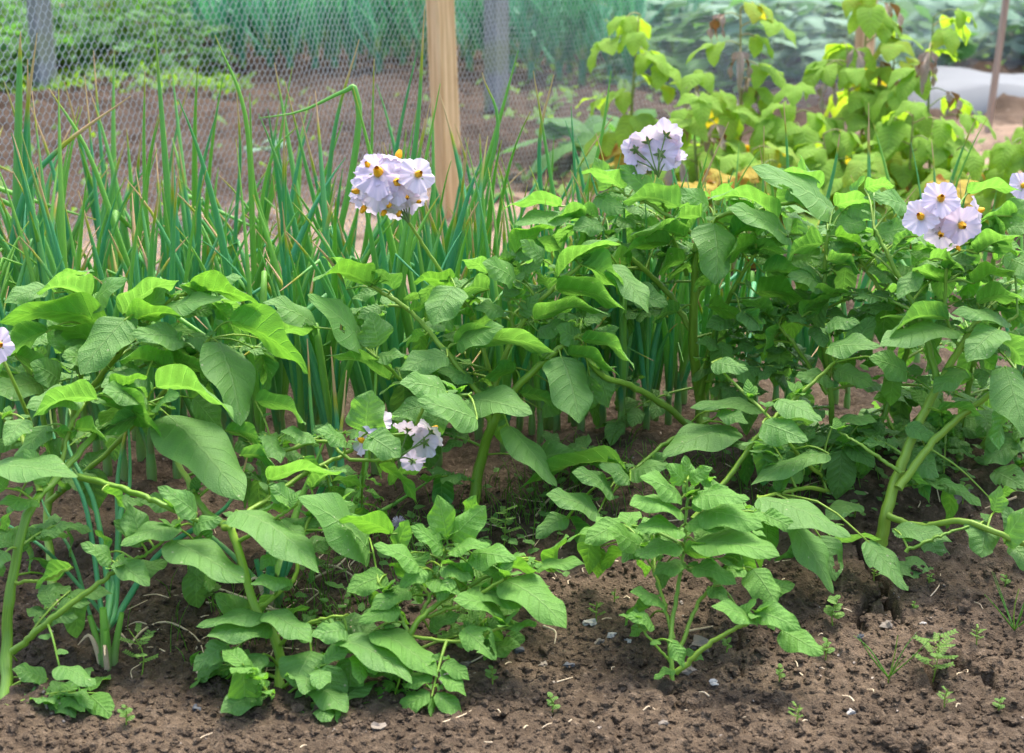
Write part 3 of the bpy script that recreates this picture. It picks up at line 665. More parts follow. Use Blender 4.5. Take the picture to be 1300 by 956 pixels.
          (872, 612, 870, 578, 22, 't', 2.16, 2.17), (878, 645, 925, 618, 22, 't', 2.13, 2.12), (945, 722, 905, 742, 20, 't', 2.1, 2.07), (900, 745, 930, 770, 18, 't', 2.08, 2.05), (870, 715, 830, 730, 22, 't', 2.1, 2.06),
          (880, 720, 935, 742, 26, 't', 2.08, 2.04), (845, 770, 800, 752, 18, 't', 2.06, 2.03), (830, 795, 795, 782, 18, 't', 2.02, 2.0), (855, 850, 830, 862, 12, 't', 2.0, 1.98), (868, 700, 910, 716, 26, 'u', 2.1, 2.06), (940, 790, 960, 760, 16, 't', 2.0, 2.0)],
  fill=[(870, 680, 2.22, .5, .4, .2), (862, 690, 2.22, -.5, .5, .2)], young=True),
'F': dict(base=(892, 560), label='large potato plant right of the middle topped by the flowers seen from behind',
  stems=[([(892, 560, 2.75), (890, 520, 2.74), (880, 440, 2.72), (882, 360, 2.7), (884, 300, 2.7)], 8.5, 3.5), ([(876, 418, 2.72), (850, 375, 2.72), (815, 340, 2.7), (787, 315, 2.68), (760, 285, 2.68)], 4, 2),
         ([(892, 560, 2.72), (850, 520, 2.66), (800, 490, 2.6), (763, 476, 2.55), (735, 440, 2.54)], 4.5, 3), ([(838, 238, 2.7), (850, 290, 2.72), (872, 350, 2.72)], 2, 3),
         ([(890, 500, 2.72), (905, 430, 2.7), (930, 370, 2.68), (960, 320, 2.66)], 4.5, 2.2), ([(884, 300, 2.7), (930, 270, 2.68), (1000, 300, 2.64)], 3, 1.8), ([(884, 300, 2.7), (830, 262, 2.7), (790, 245, 2.7)], 3, 1.6),
         ([(882, 380, 2.72), (915, 330, 2.74), (960, 270, 2.74), (1020, 255, 2.72)], 3.4, 2), ([(800, 600, 2.5), (850, 560, 2.55), (892, 540, 2.6)], 3, 3)],
  leaves=[(905, 283, 908, 362, 50, 't', 2.66, 2.6), (942, 322, 1012, 328, 24, 'u', 2.68, 2.62), (968, 345, 1042, 364, 32, 'u', 2.66, 2.6), (960, 372, 1022, 382, 38, 'u', 2.66, 2.62),
          (935, 545, 841, 580, 40, 't', 2.5, 2.42), (967, 521, 876, 518, 17, 't', 2.55, 2.48), (912, 522, 950, 538, 19, 't', 2.5, 2.46), (792, 240, 738, 218, 26, 'u', 2.72, 2.68),
          (826, 248, 786, 210, 28, 't', 2.72, 2.7), (862, 264, 790, 256, 36, 'u', 2.7, 2.64), (756, 250, 792, 272, 24, 't', 2.7, 2.66), (1062, 272, 954, 212, 34, 't', 2.7, 2.66, 3),
          (1002, 302, 924, 264, 26, 't', 2.66, 2.6), (988, 278, 898, 254, 28, 'u', 2.7, 2.66), (890, 276, 848, 286, 28, 'u', 2.7, 2.64), (712, 262, 638, 266, 22, 'u', 2.66, 2.6),
          (718, 272, 654, 286, 22, 't', 2.66, 2.58), (742, 276, 690, 290, 26, 'u', 2.66, 2.6), (764, 284, 727, 292, 24, 't', 2.66, 2.62), (870, 300, 800, 300, 34, 'u', 2.68, 2.62),
          (850, 310, 790, 325, 30, 'u', 2.68, 2.62), (870, 330, 835, 350, 26, 'u', 2.68, 2.64), (900, 262, 860, 240, 24, 't', 2.72, 2.7), (930, 300, 975, 285, 26, 'u', 2.7, 2.66),
          (900, 390, 945, 410, 30, 'u', 2.66, 2.62), (862, 395, 830, 410, 24, 'u', 2.68, 2.64), (1000, 240, 1040, 262, 26, 't', 2.74, 2.7), (1040, 240, 980, 222, 28, 'u', 2.74, 2.7), (940, 395, 968, 420, 26, 't', 2.62, 2.58),
          (760, 275, 700, 300, 26, 'u', 2.68, 2.62), (800, 335, 760, 345, 26, 'u', 2.66, 2.6), (925, 345, 880, 370, 24, 'u', 2.66, 2.62), (960, 310, 920, 332, 30, 'u', 2.66, 2.62), (905, 255, 950, 248, 24, 'u', 2.74, 2.7),
          (790, 588, 655, 625, 30, 'u', 2.46, 2.42), (778, 626, 726, 600, 24, 't', 2.4, 2.36), (760, 650, 693, 628, 28, 't', 2.36, 2.32), (720, 656, 680, 684, 26, 't', 2.34, 2.31), (722, 656, 740, 714, 42, 'u', 2.36, 2.33),
          (800, 600, 850, 590, 22, 't', 2.45, 2.4), (800, 610, 760, 590, 20, 't', 2.42, 2.4)],
  fill=[(800, 500, 2.66, -.2, .4, .1), (905, 430, 2.74, .5, -.1, 0), (890, 480, 2.76, -.6, -.1, 0), (930, 370, 2.72, .5, -.2, .1), (882, 330, 2.85, -.6, .4, .4), (884, 330, 2.85, .5, .4, .4), (890, 400, 2.84, .6, .2, .2), (930, 300, 2.82, .4, .5, .4), (830, 290, 2.82, -.6, .4, .3), (950, 330, 2.8, .6, .1, .3), (880, 360, 2.8, -.7, .1, .1)]),
'H': dict(base=(1085, 650), label='potato plant with several thin stems between the two thick-stemmed plants on the right',
  stems=[([(1085, 650, 2.55), (1060, 580, 2.6), (1054, 498, 2.62), (1044, 420, 2.62), (1046, 360, 2.62), (1050, 300, 2.62)], 4.5, 2.2), ([(880, 660, 2.36), (905, 628, 2.38), (930, 600, 2.4), (965, 550, 2.42), (1010, 505, 2.46), (1060, 460, 2.5)], 4, 2.2),
         ([(1050, 500, 2.62), (1010, 440, 2.62), (975, 400, 2.62)], 3, 1.6), ([(1085, 640, 2.52), (1020, 585, 2.45), (985, 540, 2.42), (905, 460, 2.5)], 3, 1.6), ([(1080, 640, 2.55), (1035, 620, 2.44), (962, 632, 2.3)], 3.2, 2),
         ([(1160, 412, 2.6), (1120, 370, 2.62), (1085, 320, 2.64)], 3.6, 2), ([(1085, 650, 2.56), (1110, 560, 2.6), (1140, 480, 2.62), (1160, 412, 2.6)], 4, 3.4)],
  leaves=[(1050, 442, 1118, 440, 26, 't', 2.5, 2.44), (1048, 412, 1092, 410, 19, 't', 2.54, 2.5), (1152, 472, 1103, 454, 34, 't', 2.46, 2.42), (988, 507, 1044, 534, 26, 't', 2.42, 2.36),
          (968, 537, 1026, 560, 38, 't', 2.4, 2.34), (1058, 538, 1114, 536, 14, 't', 2.5, 2.44), (1030, 388, 1082, 374, 28, 'u', 2.6, 2.58), (1018, 402, 1062, 378, 24, 'u', 2.6, 2.58),
          (945, 396, 966, 420, 30, 'u', 2.6, 2.58), (1140, 356, 1102, 345, 16, 't', 2.6, 2.56), (962, 632, 1081, 682, 36, 't', 2.28, 2.2), (1100, 686, 1153, 750, 32, 't', 2.26, 2.2, 3), (1040, 680, 1060, 738, 44, 't', 2.28, 2.24, 4),
          (1000, 660, 1058, 754, 34, 't', 2.26, 2.2), (1052, 576, 953, 616, 24, 't', 2.4, 2.34), (1060, 300, 1100, 320, 28, 'u', 2.62, 2.58), (1045, 310, 1000, 330, 28, 'u', 2.62, 2.58), (1050, 330, 1095, 350, 30, 'u', 2.6, 2.56),
          (1060, 262, 1112, 256, 26, 'u', 2.68, 2.64), (1078, 262, 1120, 276, 22, 't', 2.66, 2.62), (1046, 360, 1000, 350, 26, 't', 2.62, 2.58), (1085, 320, 1130, 335, 28, 'u', 2.64, 2.6), (1085, 320, 1060, 285, 28, 't', 2.66, 2.64),
          (1050, 280, 1100, 290, 34, 't', 2.66, 2.62), (975, 400, 940, 380, 24, 'u', 2.62, 2.6), (990, 415, 970, 450, 22, 'u', 2.6, 2.57), (1060, 470, 1110, 490, 26, 't', 2.54, 2.5), (1054, 480, 1010, 478, 22, 't', 2.54, 2.5),
          (905, 460, 950, 470, 22, 't', 2.5, 2.46), (1060, 560, 1090, 590, 28, 'u', 2.5, 2.46), (1090, 640, 1050, 660, 26, 't', 2.4, 2.34), (965, 645, 930, 680, 20, 't', 2.3, 2.28), (1060, 690, 1120, 685, 10, 'u', 2.3, 2.26)],
  fill=[(1050, 380, 2.72, .6, .3, .3), (1050, 400, 2.72, -.6, .3, .3), (1050, 480, 2.7, .5, .3, .1), (1100, 420, 2.7, .4, .3, .2), (1120, 560, 2.62, -.3, .2, .1), (1085, 340, 2.75, .4, .3, .4), (1040, 560, 2.6, -.4, .2, .0), (1070, 600, 2.6, .5, .1, .1), (1060, 540, 2.62, .6, -.1, .1), (1085, 600, 2.58, -.2, .5, .2), (1000, 430, 2.66, -.3, .3, 0), (1140, 480, 2.66, .3, -.2, .1), (1110, 560, 2.64, .4, .2, .2)]),
'Gg': dict(base=(1118, 690), label='potato plant with the thickest leaning stem at right, its low shoot on the soil',
  stems=[([(1118, 690, 2.34), (1125, 650, 2.36), (1144, 590, 2.4), (1176, 518, 2.44), (1218, 442, 2.48), (1245, 400, 2.5)], 8.8, 3.6), ([(1128, 655, 2.34), (1170, 668, 2.3), (1225, 662, 2.26), (1300, 690, 2.22), (1340, 700, 2.2)], 4.5, 3),
         ([(1140, 620, 2.36), (1190, 555, 2.4), (1250, 505, 2.42), (1290, 470, 2.45)], 5.5, 3), ([(1218, 442, 2.48), (1200, 395, 2.5), (1204, 310, 2.5)], 2.4, 2), ([(1144, 600, 2.38), (1100, 570, 2.38), (1065, 548, 2.4)], 2.6, 1.4),
         ([(1190, 480, 2.46), (1165, 400, 2.52), (1130, 330, 2.54), (1110, 290, 2.56)], 4.5, 2), ([(1218, 442, 2.48), (1262, 420, 2.46), (1290, 400, 2.46)], 3, 1.8), ([(1150, 700, 2.24), (1190, 682, 2.24), (1230, 668, 2.25)], 2.5, 1.6)],
  leaves=[(1210, 418, 1117, 440, 30, 't', 2.46, 2.38), (1205, 405, 1130, 428, 18, 'u', 2.47, 2.4), (1268, 418, 1228, 460, 44, 't', 2.42, 2.36), (1276, 465, 1303, 556, 50, 't', 2.4, 2.32), (1190, 520, 1256, 536, 18, 'u', 2.42, 2.38),
          (1135, 672, 1209, 688, 25, 't', 2.28, 2.24), (1250, 662, 1246, 708, 44, 't', 2.26, 2.22), (1262, 650, 1270, 616, 22, 't', 2.28, 2.28), (1282, 410, 1208, 398, 17, 't', 2.46, 2.4), (1268, 430, 1304, 474, 36, 'u', 2.44, 2.4),
          (1155, 574, 1192, 606, 36, 't', 2.42, 2.4), (1240, 322, 1298, 300, 36, 'u', 2.52, 2.48), (1228, 246, 1298, 243, 26, 'u', 2.6, 2.56), (1258, 290, 1312, 256, 34, 't', 2.56, 2.54), (1152, 262, 1108, 250, 24, 't', 2.62, 2.58),
          (1098, 240, 1136, 236, 22, 'u', 2.64, 2.62), (1180, 330, 1225, 345, 28, 'u', 2.52, 2.48), (1165, 345, 1140, 380, 26, 't', 2.52, 2.48), (1235, 360, 1290, 345, 30, 'u', 2.5, 2.46), (1240, 385, 1300, 380, 28, 'u', 2.48, 2.44),
          (1200, 360, 1160, 340, 26, 'u', 2.53, 2.5), (1165, 300, 1130, 320, 30, 'u', 2.56, 2.53), (1110, 300, 1160, 290, 30, 't', 2.58, 2.56), (1275, 690, 1310, 640, 30, 't', 2.24, 2.22), (1285, 690, 1310, 730, 26, 't', 2.24, 2.2),
          (1150, 540, 1190, 560, 22, 't', 2.42, 2.4), (1225, 470, 1185, 500, 26, 't', 2.44, 2.4), (1240, 450, 1265, 480, 26, 'u', 2.44, 2.42), (1150, 600, 1180, 640, 18, 'u', 2.38, 2.36), (1285, 330, 1320, 350, 34, 't', 2.5, 2.46), (1215, 285, 1260, 310, 30, 't', 2.56, 2.52),
          (1290, 275, 1240, 290, 26, 'u', 2.55, 2.52)],
  fill=[(1190, 420, 2.62, .5, .4, .3), (1160, 400, 2.62, -.5, .4, .3), (1250, 420, 2.6, .5, .4, .2), (1200, 340, 2.66, .4, .4, .4), (1130, 350, 2.66, -.3, .5, .4)]),
'I': dict(base=(1215, 625), label='potato plant at the right edge behind the thick leaning stem, half hidden by leaves',
  stems=[([(1215, 625, 2.62), (1222, 540, 2.66), (1240, 440, 2.68), (1260, 340, 2.7), (1270, 290, 2.7)], 5, 2.4), ([(1208, 622, 2.62), (1200, 540, 2.66), (1190, 470, 2.68)], 4, 2.4), ([(1225, 600, 2.62), (1290, 500, 2.62), (1330, 400, 2.6)], 4.5, 2.4),
         ([(1205, 620, 2.6), (1165, 600, 2.6), (1120, 520, 2.62)], 3.4, 2), ([(1228, 612, 2.6), (1262, 602, 2.56), (1300, 590, 2.5)], 3, 2)],
  leaves=[(1262, 598, 1305, 622, 34, 't', 2.5, 2.44, 3), (1290, 560, 1250, 590, 34, 't', 2.54, 2.5), (1225, 530, 1275, 545, 30, 't', 2.62, 2.58), (1190, 545, 1150, 560, 26, 't', 2.62, 2.6), (1270, 520, 1240, 555, 28, 't', 2.58, 2.55),
          (1235, 480, 1200, 500, 24, 'u', 2.64, 2.62), (1262, 330, 1300, 320, 30, 'u', 2.68, 2.66), (1255, 360, 1215, 375, 28, 'u', 2.66, 2.63), (1300, 430, 1260, 440, 26, 't', 2.62, 2.6), (1220, 560, 1180, 590, 26, 'u', 2.62, 2.6)],
  fill=[(1240, 500, 2.75, .4, .3, .1), (1210, 500, 2.75, -.5, .3, .1), (1250, 400, 2.76, .4, .4, .3), (1250, 380, 2.78, -.5, .4, .3), (1230, 560, 2.7, .4, -.1, 0), (1200, 560, 2.7, -.5, .1, 0), (1300, 480, 2.66, -.2, .3, .1), (1165, 600, 2.62, -.4, -.2, .1), (1120, 520, 2.62, -.2, -.3, .1), (1200, 540, 2.66, -.1, -.4, .1), (1225, 560, 2.64, .5, -.3, .1), (1280, 510, 2.62, .1, -.4, 0)]),
}
EXTRA = {
'C': [(560, 470, 2.56), (520, 520, 2.55), (600, 440, 2.62), (690, 420, 2.62), (740, 400, 2.64), (560, 560, 2.52), (540, 420, 2.6), (450, 400, 2.58), (580, 620, 2.46)],
'F': [(940, 300, 2.76), (980, 330, 2.74), (830, 330, 2.74), (930, 440, 2.7), (800, 400, 2.7), (960, 400, 2.7), (900, 480, 2.7), (1000, 280, 2.78), (820, 280, 2.76), (770, 320, 2.7), (940, 500, 2.66), (870, 250, 2.8), (780, 360, 2.7), (700, 560, 2.54), (760, 590, 2.52)],
'H': [(1020, 340, 2.7), (1080, 340, 2.7), (1100, 400, 2.68), (1000, 400, 2.68), (1060, 430, 2.66), (1020, 480, 2.64), (1100, 470, 2.64), (1000, 530, 2.56), (1080, 560, 2.56), (1140, 420, 2.66), (960, 470, 2.64), (1040, 620, 2.48), (1120, 330, 2.7), (1070, 290, 2.74), (960, 570, 2.5), (1030, 560, 2.56), (1000, 620, 2.4)],
'Gg': [(1160, 360, 2.58), (1200, 330, 2.6), (1250, 340, 2.58), (1280, 380, 2.55), (1180, 430, 2.55), (1260, 450, 2.52), (1140, 480, 2.52), (1230, 300, 2.62), (1170, 300, 2.64), (1280, 300, 2.6), (1130, 390, 2.6), (1100, 560, 2.48), (1200, 620, 2.4)],
'I': [(1170, 520, 2.7), (1240, 520, 2.7), (1290, 540, 2.66), (1200, 580, 2.64), (1260, 570, 2.6), (1290, 440, 2.68), (1170, 460, 2.72), (1230, 440, 2.72), (1290, 370, 2.7)],
'K': [(30, 560, 2.46), (120, 560, 2.46), (180, 520, 2.48), (250, 480, 2.48), (40, 430, 2.5), (330, 440, 2.46), (200, 430, 2.48), (80, 640, 2.4), (290, 390, 2.5)],
'B': [(360, 560, 2.38), (420, 620, 2.32), (300, 600, 2.34), (460, 640, 2.3), (390, 690, 2.24), (250, 720, 2.2), (300, 860, 2.02), (390, 870, 1.97), (430, 900, 1.94), (340, 900, 1.95), (260, 890, 1.99)],
'A': [(30, 680, 2.16), (60, 900, 1.96), (-10, 900, 1.98), (120, 880, 1.97), (80, 670, 2.16), (60, 800, 2.05)],
'D': [(560, 860, 1.98), (500, 890, 1.96), (470, 840, 2.0), (600, 830, 2.02), (450, 910, 1.94)],
'E': [(830, 720, 2.14), (900, 700, 2.14)],
}
FL = {  # clusters: hub (x, y, D) and flowers (dx, dy, facing right/up/towards camera, radius px)
'C': ((519, 283, 2.55), [(504, 232, (.05, .1, 1), 24), (530, 222, (.3, .35, .9), 22), (481, 221, (-.15, .5, .85), 26), (505, 201, (.2, 1, -.15), 18), (455, 243, (-.9, -.2, .6), 18), (463, 262, (-.6, -.8, .4), 17), (489, 266, (-.2, -.9, .45), 15), (505, 266, (.0, -.85, .5), 18), (527, 252, (.6, -.6, .6), 18), (470, 213, (-.6, .6, .4), 18), (478, 245, (-.3, -.1, .9), 20), (515, 248, (.2, -.3, .9), 17), (495, 258, (-.1, -.5, .8), 15)]),
'F': ((836, 225, 2.7), [(806, 190, (-.5, .1, -.8), 18), (823, 180, (-.1, .5, -.9), 18), (846, 172, (.3, .5, -.8), 18), (854, 186, (.8, .2, -.6), 19), (808, 206, (-.5, -.4, -.7), 16), (858, 203, (.7, -.7, -.2), 13), (838, 196, (.1, -.2, -1), 18), (797, 187, (-.9, .3, -.2), 13)]),
'Gg': ((1204, 312, 2.47), [(1194, 253, (.0, .5, .9), 21), (1170, 276, (-.6, .1, .85), 20), (1196, 273, (.0, .15, 1), 20), (1220, 285, (.2, -.05, 1), 23), (1195, 296, (-.1, -.25, 1), 20), (1240, 268, (1, .4, .1), 18), (1215, 312, (.3, -.9, .4), 13), (1181, 255, (-.6, .7, .4), 16)]),
'B': ((503, 584, 2.3), [(548, 548, (.5, .5, -.6), 18), (540, 562, (.5, -.1, -.8), 20), (524, 586, (0, -.6, -.7), 15), (462, 560, (-.6, .2, .7), 18), (480, 537, (-.2, .6, .5), 18), (518, 545, (0, .7, -.5), 18)]),
}
seed = 0
for key, d in PLANTS.items():
    g0 = G(*d['base'])
    root = empty('potato_plant', g0 - np.array([0, 0, .01]), d['label'], 'potato plant', 'potato plants of the front row')
    allpts = []
    for k, (pts, r0, r1) in enumerate(d['stems']):
        pp = [P(*p) for p in pts]
        if k == 0: pp[0] = g0 + np.array([0, 0, -.02]) if abs(pp[0][1] - g0[1]) < .5 else pp[0]
        cv = catmull(pp, 8 + 5 * len(pp)); w0 = mpp(pts[0][2]); mb = MB()
        rr = np.random.RandomState(k + 50); cv = cv + rr.normal(0, .0008, cv.shape)
        rad = np.interp(np.linspace(0, 1, len(cv)), [0, 1], [r0 * w0, r1 * w0]) * (1 + .10 * np.exp(-((np.linspace(0, len(pp) - 1, len(cv)) % 1) - .0) ** 2 / .004))
        if k == 0: rad[:3] *= [1.5, 1.3, 1.12]
        tube(mb, cv, rad, 12, rib=.10); mb.build('stem', M_STEM, root); allpts.append(cv)
    SP = np.concatenate(allpts)
    mat = M_POTY if d.get('young') else M_POT
    for lf in d['leaves']:
        seed += 1
        bx, by, tx, ty, w, face, D1, D2 = lf[:8]
        if w == 0: continue
        mb = MB(); seen_leaf(mb, (bx, by), (tx, ty), w, D1, D2, face, seed, lf[8] if len(lf) > 8 else 0)
        B = P(bx, by, D1); dist = np.linalg.norm(SP - B, axis=1); j = dist.argmin()
        lo = mb.build('leaf', M_POTY if (face == 'u' and seed % 4 == 0) else mat, root)
        if dist[j] > .001:
            mp_ = (SP[j] + B) / 2 + np.array([0, 0, min(.02, dist[j] * .15)])
            mb = MB(); tube(mb, [SP[j], mp_, B, B + (P(tx, ty, D2) - B) * .04], [.0019, .0015, .0011], 5, n=8); ch(mb.build('leaf_stalk', M_STEM, root), lo)
        # small side leaflets on the stalk, as potato leaves have
        if dist[j] > .03:
            mb = MB(); rr = np.random.RandomState(seed)
            for s in range(2):
                a = SP[j] * (.3 + .35 * s) + B * (.7 - .35 * s) + np.array([0, 0, .002]); dr = nrm(rr.normal(0, 1, 3) * [1, .6, .3]); l = .018
                leaf_geo(mb, a, a + dr * l, np.array([0, -.2, 1]), l * .7, nu=6, nv=4, seed=s, wav=.001)
            ch(mb.build('side_leaflet', mat, root), lo)
    # whole compound leaves filling the plant
    for k, (px, py, D) in enumerate(EXTRA.get(key, [])):
        rr = np.random.RandomState(4000 + k * 17 + len(d['leaves'])); T_ = P(px, py, D); j = (np.linalg.norm(SP - T_, axis=1) + .6 * np.abs(SP[:, 2] - T_[2])).argmin(); B = SP[j]; dv_ = T_ - B + np.array([0, 0, .03]); L_ = min(max(np.linalg.norm(dv_), .09), .2)
        mb = MB(); ms = MB(); compound(mb, ms, B, dv_, L_, rr.uniform(.055, .075), 4000 + k * 17, droop=.3); lo = mb.build('leaf', mat if k % 3 else M_POTY, root); ch(ms.build('leaf_stalk', M_STEM, root), lo)
    # the leaflets standing half hidden behind the traced ones
    own = [l for l in d['leaves'] if l[4] > 0]; nb = min(int(len(own) * .7), 96 - len(own))
    for k in range(nb):
        bx, by, tx, ty, w, face, D1, D2 = own[(k * 10 + 3) % len(own) if len(own) % 10 else k][:8]; rr = np.random.RandomState(7000 + k * 3 + len(own))
        L_ = math.hypot(tx - bx, ty - by); L_ = min(max(L_, 34), 75) * rr.uniform(.7, 1.0); o = math.atan2(ty - by, tx - bx) + rr.uniform(.5, 1.4) * rr.choice([-1, 1])
        b2 = (bx * .6 + tx * .4 + rr.uniform(-12, 12), by * .6 + ty * .4 + rr.uniform(-4, 20)); t2 = (b2[0] + math.cos(o) * L_, b2[1] + math.sin(o) * L_ * .8)
        dd = rr.uniform(.035, .09); f2 = 't' if rr.rand() < .55 else 'u'
        mb = MB(); seen_leaf(mb, b2, t2, L_ * rr.uniform(.4, .6) if f2 == 't' else L_ * .42, D1 + dd, D1 + dd + rr.uniform(-.05, .03), f2, 9000 + k)
        lo = mb.build('leaf', mat, root); B = P(b2[0], b2[1], D1 + dd); j = np.linalg.norm(SP - B, axis=1).argmin()
        mb = MB(); tube(mb, [SP[j], (SP[j] + B) / 2 + [0, 0, .008], B], [.0018, .0011], 5, n=6); ch(mb.build('leaf_stalk', M_STEM, root), lo)
    for k, fl in enumerate(d.get('fill', [])):
        px, py, D, dx, dy, dz = fl; mb = MB(); ms = MB()
        B = P(px, py, D); j = np.linalg.norm(SP - B, axis=1).argmin()
        compound(mb, ms, SP[j], np.array([dx, dy, dz]) + 0, .17, .075, 1000 + k * 13 + len(d['leaves']), droop=.45)
        lo = mb.build('leaf', mat, root); ch(ms.build('leaf_stalk', M_STEM, root), lo)
    # tiny shoots in the leaf axils
    rr = random.Random(key)
    for cv in allpts[:5]:
        j = int(len(cv) * rr.uniform(.75, .98)); mb = MB()
        for s in range(5):
            a = cv[j]; o = rr.uniform(0, 6.28); dr = nrm([math.cos(o), math.sin(o), rr.uniform(.3, 1.4)]); l = rr.uniform(.018, .035)
            leaf_geo(mb, a, a + dr * l, nrm(np.array([-dr[0] * .3, -dr[1] * .3, 1])), l * .55, nu=7, nv=4, seed=s + j, fold=.4, wav=.001)
        mb.build('shoot', M_POTY, root)
    if key in FL:
        hub, fs = FL[key]
        for k, (fx, fy, fc, fr) in enumerate(fs):
            Dk = hub[2] + (-.025 if fc[2] > .7 else .02 if fc[2] < 0 else 0) + .004 * (k % 3)
            flower(root, fx, fy, Dk, fc, fr, 300 + seed + k, hub)
    if key == 'I':
        flower(root, 1298, 236, 2.62, (.3, .2, .9), 15, 5, (1304, 262, 2.64))
    if key == 'K':
        mb = MB(); tube(mb, [P(-2, 445, 2.2), P(15, 480, 2.2), P(42, 545, 2.26), P(45, 570, 2.32), P(50, 600, 2.4)], [.0022, .0032], 7, n=14); mb.build('stem', M_STEM, root)
        flower(root, -3, 438, 2.18, (.3, .1, 1), 20, 7, (-2, 446, 2.2))

# ------------------------------------------------------------------ onions
def onion_leaf(mb, B, az_, lean, L, r, seed, kink=None):
    rr = np.random.RandomState(seed); d = np.array([math.cos(az_) * math.sin(lean), math.sin(az_) * math.sin(lean), math.cos(lean)])
    n = 14; pts = [np.asarray(B, float)]; bend = rr.uniform(.0, .6) * rr.choice([.3, 1, 1, 1.6])
    hz = np.array([math.cos(az_ + rr.uniform(-.6, .6)), math.sin(az_), 0])
    for k in range(n):
        d = nrm(d + (hz * bend - np.array([0, 0, bend * .3])) * (k / n) ** 1.5 / n * 2.2)
        if kink and k == int(n * kink): d = nrm(d * np.array([1, 1, -.5]) + hz * .45); bend = .9
        pts.append(pts[-1] + d * L / n)
    tube(mb, np.array(pts), [r * .75, r * 1.0, r * 1.02, r * .9, r * .7, r * .4, .0006], 8)
def make_onion(name, loc, seed, h=1.0, nl=6, label=None, group=None):
    rr = random.Random(seed); root = empty(name, (0, 0, 0), label, 'onion plant', group)
    mb = MB(); tube(mb, [(0, 0, -.02), (0, 0, .02), (0, 0, .05), (0, 0, .10)], [.007, .009, .0065, .0058], 9, n=8, u0=0, u1=.12); mb.build('neck', M_ONION, root)
    a0 = rr.uniform(0, 6.28)
    for k in range(nl):
        mb = MB(); o = (k % 2) * math.pi + a0 + rr.uniform(-.5, .5)
        onion_leaf(mb, (.003 * math.cos(o), .003 * math.sin(o), .05 + .008 * k), o, rr.uniform(.02, .30) + .10 * (k < 2), h * rr.choice([rr.uniform(.26, .42), rr.uniform(.36, .56)]), rr.uniform(.0042, .0088), seed * 10 + k,
                   kink=rr.choice([None] * 12 + [.62, .8]))
        mb.build('leaf', M_ONION, root)
    root.location = loc
    return root
def kids(o): return [c for c in COL.objects if c.parent == o]
def copy_tree(o, ks, loc, rz, sc, label=None, group=None):
    c = o.copy(); COL.objects.link(c); c.location = loc; c.rotation_euler = (0, 0, rz); c.scale = (sc, sc, sc)
    if label: c['label'] = label
    if group: c['group'] = group
    for k in ks:
        d = k.copy(); COL.objects.link(d); d.parent = c
    return c
MARKS = [(0, 'at the left edge'), (60, 'under the fat leaf arching right'), (110, 'between the arching leaf and the tallest leaf'), (160, 'just left of the tallest upright leaf'), (215, 'just right of the tallest upright leaf'), (265, 'left of the long leaf leaning left'),
    (320, 'at the long dark leaf leaning left'), (375, 'below the kinked sideways leaf'), (430, 'just left of the first flowers'), (485, 'straight below the first flowers'), (535, 'between first flowers and timber post'), (585, 'in front of the pale timber post'), (635, 'in front of the dark grey post'),
    (685, 'just right of the dark grey post'), (740, 'in front of the squash plant'), (795, 'left of the flowers seen from behind'), (850, 'below the flowers seen from behind'), (905, 'right of the flowers seen from behind'), (970, 'in front of the yellow raspberry leaves'), (1050, 'behind the middle right potato stems'), (1150, 'left of the right-hand flowers'), (1250, 'right of the right-hand flowers'), (1500, 'at the right edge')]
def landmark(px):
    return min(MARKS, key=lambda m_: abs(m_[0] - px))[1]
R = random.Random(21)
OG = 'onion plants of the row behind the potatoes'
protos = []
spots = []
for row, D in enumerate((2.98, 3.14, 3.30, 3.46)):
    px = -60 + row * 17
    while px < 1010 + row * 20:
        den = 33 if px < 640 else 40 if px < 860 else 75
        x = (px - 650) / F * D / math.cos(PITCH) * 1.02
        spots.append((x + R.uniform(-.015, .015), D + R.uniform(-.04, .04), px)); px += (1.45 if row > 1 else 1.1) * den * R.uniform(.8, 1.25) * 2.98 / D * 1.0 * (2.35 if row % 2 == 0 else 2.1) / 1.5
for D_, x0_, x1_, st_ in ((2.80, -40, 560, 34), (2.66, -50, 230, 38), (2.68, 330, 560, 42), (2.84, 580, 920, 30), (2.94, 560, 1000, 34), (2.74, 640, 860, 44), (3.1, 660, 1100, 44)):
    px = x0_
    while px < x1_:
        spots.append(((px - 650) / F * D_ * 1.05, D_ + R.uniform(-.03, .03), px)); px += st_ * R.uniform(.75, 1.25)
spots += [((px - 650) / F * D * 1.05, D, px) for px, D in ((1060, 3.1), (1100, 3.3), (1180, 3.1), (1225, 3.3), (1290, 3.1), (1160, 3.4), (730, 2.86), (760, 2.88), (790, 2.86), (700, 2.9), (825, 2.9))]
for i, (x, y, px) in enumerate(spots):
    z = float(land(x, y))
    rowname = 'nearest' if y < 2.73 else 'foremost' if y < 2.9 else 'front' if y < 3.06 else 'second' if y < 3.22 else 'third' if y < 3.38 else 'back'
    lab = 'green tubular onion plant in the %s file, %s' % (rowname, landmark(px))
    if len(protos) < 10:
        o = make_onion('onion_plant', (x, y, z), 40 + i, 1.0, 5 + i % 4, lab, OG); protos.append((o, kids(o)))
    else:
        o, ks = protos[R.randrange(10)]
        hs = .82 if px > 620 else 1.0
        copy_tree(o, ks, (x, y, z), R.uniform(0, 6.28), R.uniform(.85, 1.08) * hs, lab)
